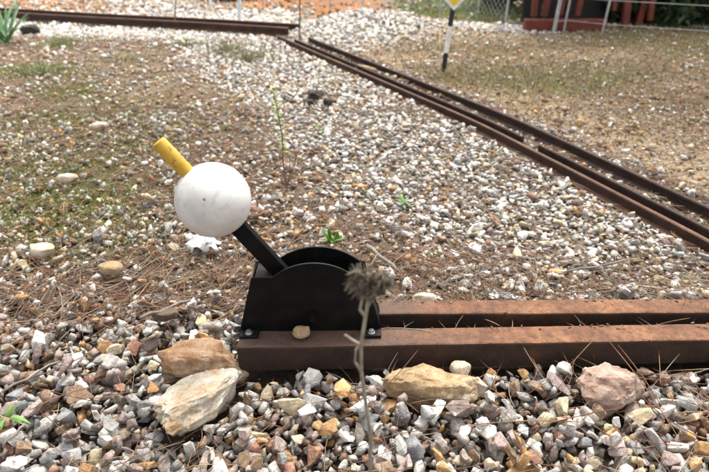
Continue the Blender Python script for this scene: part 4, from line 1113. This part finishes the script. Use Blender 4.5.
# chain-link panels between the left posts
for i in range(0, 6):
    a0, a1 = tops[i]; b0, b1 = tops[i + 1]
    Lh = (b0 - a0).length; step = 0.055; cs = []
    nn = int((Lh + 1.1) / step)
    P = []
    for k in range(-int(1.1 / step), int(Lh / step) + 1):
        for sgn in (1, -1):
            s0, h0 = k * step, (0.03 if sgn > 0 else 1.13)
            s1, h1 = s0 + 1.1, (1.13 if sgn > 0 else 0.03)
            ta, tb = max(0, -s0 / 1.1), min(1, (Lh - s0) / 1.1)
            if tb <= ta: continue
            pts = []
            for q in (ta, (ta + tb) / 2, tb):
                s = (s0 + (s1 - s0) * q) / Lh; hv = (h0 + (h1 - h0) * q) / 1.15
                pts.append(tuple(a0.lerp(b0, s).lerp(a1.lerp(b1, s), hv)))
            P.append(pts)
    V, F = strand_mesh(np.array(P), np.full(len(P), 0.0034))
    o = link('mesh_panel', mesh_np('mesh_panel', V, F), M_GALV, fence); 

# slim posts and stakes at the far left
def thin_post(px, py, top_py, dx, r, mat, label, name='slim_post'):
    g = at_z(px, py, 0.02); tp = at_y(px + dx, top_py, g.y)
    z = tz(g.x, g.y)
    bm = bmesh.new(); tube_bm(bm, [(0, 0, -0.08), (tp.x - g.x, 0, tp.z - z)], [r, r * 0.92], 9)
    o = from_bm(name, bm, mat); o.location = (g.x, g.y, z); tag(o, label, 'post'); return o
thin_post(238, 25, -40, 2, 0.016, M_BLUEPOST, 'pale slim post standing behind the far rail')
thin_post(210, 9, -30, -1, 0.016, M_BLUEPOST, 'pale slim post farther back, left of the other pale one')
thin_post(299, 38, -30, 1, 0.006, M_STAKE, 'thin brown rod standing at the end of the track', 'thin_rod')
thin_post(172, 26, -35, 6, 0.006, M_STAKE, 'thin brown rod leaning behind the far rail', 'thin_rod')

# ------------------------------------------------------------------ red steel frame beyond the fence
RFP = at_z(578, 30, 0.03)
rf = tag(empty('red_frame', (RFP.x, RFP.y + 0.12, tz(RFP.x, RFP.y))), 'rust-red steel frame with raking legs behind the fence', 'steel frame')
def beam(nm, p, q, w, mat=M_RED):
    p, q = Vector(p), Vector(q); d = (q - p); bm = bmesh.new(); box_bm(bm, (-w / 2, -w / 2, 0), (w / 2, w / 2, d.length)); bevel_bm(bm, w * 0.08, 1)
    bm.transform(Matrix.Translation(p) @ Vector((0, 0, 1)).rotation_difference(d).to_matrix().to_4x4()); return from_bm(nm, bm, mat, rf)
for nm, p, q, w in (('base_beam', (-0.42, -0.16, 0.045), (0.18, -0.16, 0.045), 0.10), ('leg', (-0.33, -0.06, 0.09), (-0.38, 0.02, 1.6), 0.05),
                    ('leg', (-0.25, -0.05, 0.09), (-0.10, 0.05, 1.6), 0.055), ('leg', (0.0, -0.05, 0.09), (0.10, 0.05, 1.6), 0.05), ('leg', (0.40, 0.0, 0.0), (0.26, 0.1, 1.6), 0.065), ('leg', (0.52, 0.05, 0.0), (0.62, 0.12, 1.6), 0.06),
                    ('leg', (0.30, 0.02, 0.12), (0.14, 0.08, 1.5), 0.04), ('brace', (-0.22, 0.1, 0.12), (0.0, 0.12, 0.9), 0.035), ('brace', (0.46, 0.16, 0.1), (0.30, 0.16, 0.9), 0.05), ('brace', (0.02, 0.2, 0.1), (-0.2, 0.2, 1.1), 0.035),
                    ('rung', (-0.2, 0.0, 0.75), (0.6, 0.08, 0.75), 0.05), ('rung', (-0.15, 0.04, 1.5), (0.62, 0.12, 1.5), 0.05), ('leg', (-0.12, -0.02, 0.09), (0.02, 0.06, 1.6), 0.045), ('leg', (0.58, 0.0, 0.05), (0.44, 0.08, 1.6), 0.05)):
    beam(nm, p, q, w * 0.8)
bm = bmesh.new(); box_bm(bm, (-0.34, 0.24, 0.0), (0.66, 0.28, 1.55)); bevel_bm(bm, 0.004, 1); from_bm('back_panel', bm, M_SIGNK, rf)

# ------------------------------------------------------------------ trees and bushes behind
def foliage(loc, rx, ry, rz, n, leaf, cols, seed, clumps=70):
    r = np.random.default_rng(seed)
    cd = r.normal(0, 1, (clumps, 3)); cd /= np.linalg.norm(cd, axis=1, keepdims=True); cc = cd * r.uniform(0.35, 0.95, (clumps, 1)) * np.array((rx, ry, rz))
    cr = r.uniform(0.22, 0.42, clumps) * min(rx, ry, rz); tone = r.uniform(0.6, 1.35, clumps)
    k = r.integers(0, clumps, n); d = r.normal(0, 1, (n, 3)); d /= np.linalg.norm(d, axis=1, keepdims=True)
    p = cc[k] + d * (cr[k] * r.uniform(0.3, 1.15, n) ** 0.6)[:, None]
    u = r.normal(0, 1, (n, 3)); u /= np.linalg.norm(u, axis=1, keepdims=True); w = np.cross(u, r.normal(0, 1, (n, 3))); w /= np.linalg.norm(w, axis=1, keepdims=True)
    L = leaf * r.uniform(0.6, 1.3, n)[:, None]
    V = np.stack([p - u * L, p + w * L * 0.35, p + u * L, p - w * L * 0.35], 1).reshape(-1, 3) + np.array(loc)
    F = np.arange(n * 4).reshape(n, 4)
    C_ = np.repeat(np.array(cols)[r.integers(0, len(cols), n)] * tone[k][:, None] * r.uniform(0.8, 1.2, (n, 1)), 4, 0)
    return V, F, C_
def tree(name, x, y, rx, ry, rz, zc_, n, leaf, cols, seed, label, cat='tree', tr=0.06):
    z = tz(x, y); root = tag(empty(name, (x, y, z)), label, cat)
    bm = bmesh.new(); tube_bm(bm, [(0, 0, -0.05), (0.03, 0, zc_ * 0.6), (0.0, 0.05, zc_ + rz * 0.5)], [tr, tr * 0.75, tr * 0.3], 10)
    r = random.Random(seed)
    for i in range(9):
        a = r.uniform(0, 6.28); h0 = zc_ * r.uniform(0.35, 1.0); e = Vector((math.cos(a) * rx * 0.7, math.sin(a) * ry * 0.7, h0 + rz * r.uniform(-0.1, 0.5)))
        tube_bm(bm, [(0.02, 0.0, h0), (e.x * 0.5, e.y * 0.5, (h0 + e.z) / 2 + 0.05), e], [tr * 0.4, tr * 0.25, tr * 0.08], 6)
    from_bm('trunk', bm, M_BARK, root)
    V, F, Cq = foliage((0, 0, zc_), rx, ry, rz, n, leaf, cols, seed); me = mesh_np('crown', V, F, Cq); link('crown', me, M_LEAF, root)
DKG = [(0.030, 0.052, 0.022), (0.045, 0.075, 0.028), (0.022, 0.038, 0.018)]; MDG = [(0.06, 0.09, 0.035), (0.085, 0.12, 0.045), (0.045, 0.07, 0.03)]
tree('evergreen_tree', 2.86, 5.00, 0.90, 0.36, 0.80, 0.46, 36000, 0.05, DKG, 3, 'dark evergreen tree right of the red frame')
tree('evergreen_tree', 4.2, 5.3, 1.0, 0.8, 1.0, 0.75, 22000, 0.05, DKG, 4, 'dark evergreen tree beyond the right edge of the frame')
tree('leafy_bush', 1.62, 5.9, 0.55, 0.5, 0.6, 0.55, 9000, 0.045, DKG, 5, 'dark bush to the left of the red frame', 'bush', 0.03)
tree('leafy_bush', -0.25, 8.2, 0.8, 0.5, 0.55, 0.5, 9000, 0.05, DKG, 6, 'dark green bush behind the orange earth heap', 'bush', 0.03)
tree('leafy_bush', 0.9, 8.4, 0.9, 0.6, 0.6, 0.5, 8000, 0.05, MDG, 7, 'mid green bush behind the mesh fence', 'bush', 0.03)
tree('leafy_bush', -1.35, 7.0, 0.35, 0.3, 0.22, 0.16, 3500, 0.035, [(0.11, 0.20, 0.05), (0.16, 0.26, 0.07)], 8, 'low bright green bush behind the far track', 'bush', 0.02)
tree('leafy_bush', -2.3, 7.6, 0.6, 0.3, 0.25, 0.18, 4500, 0.035, [(0.11, 0.20, 0.05), (0.16, 0.26, 0.07)], 9, 'low green bush at the upper left edge', 'bush', 0.02)
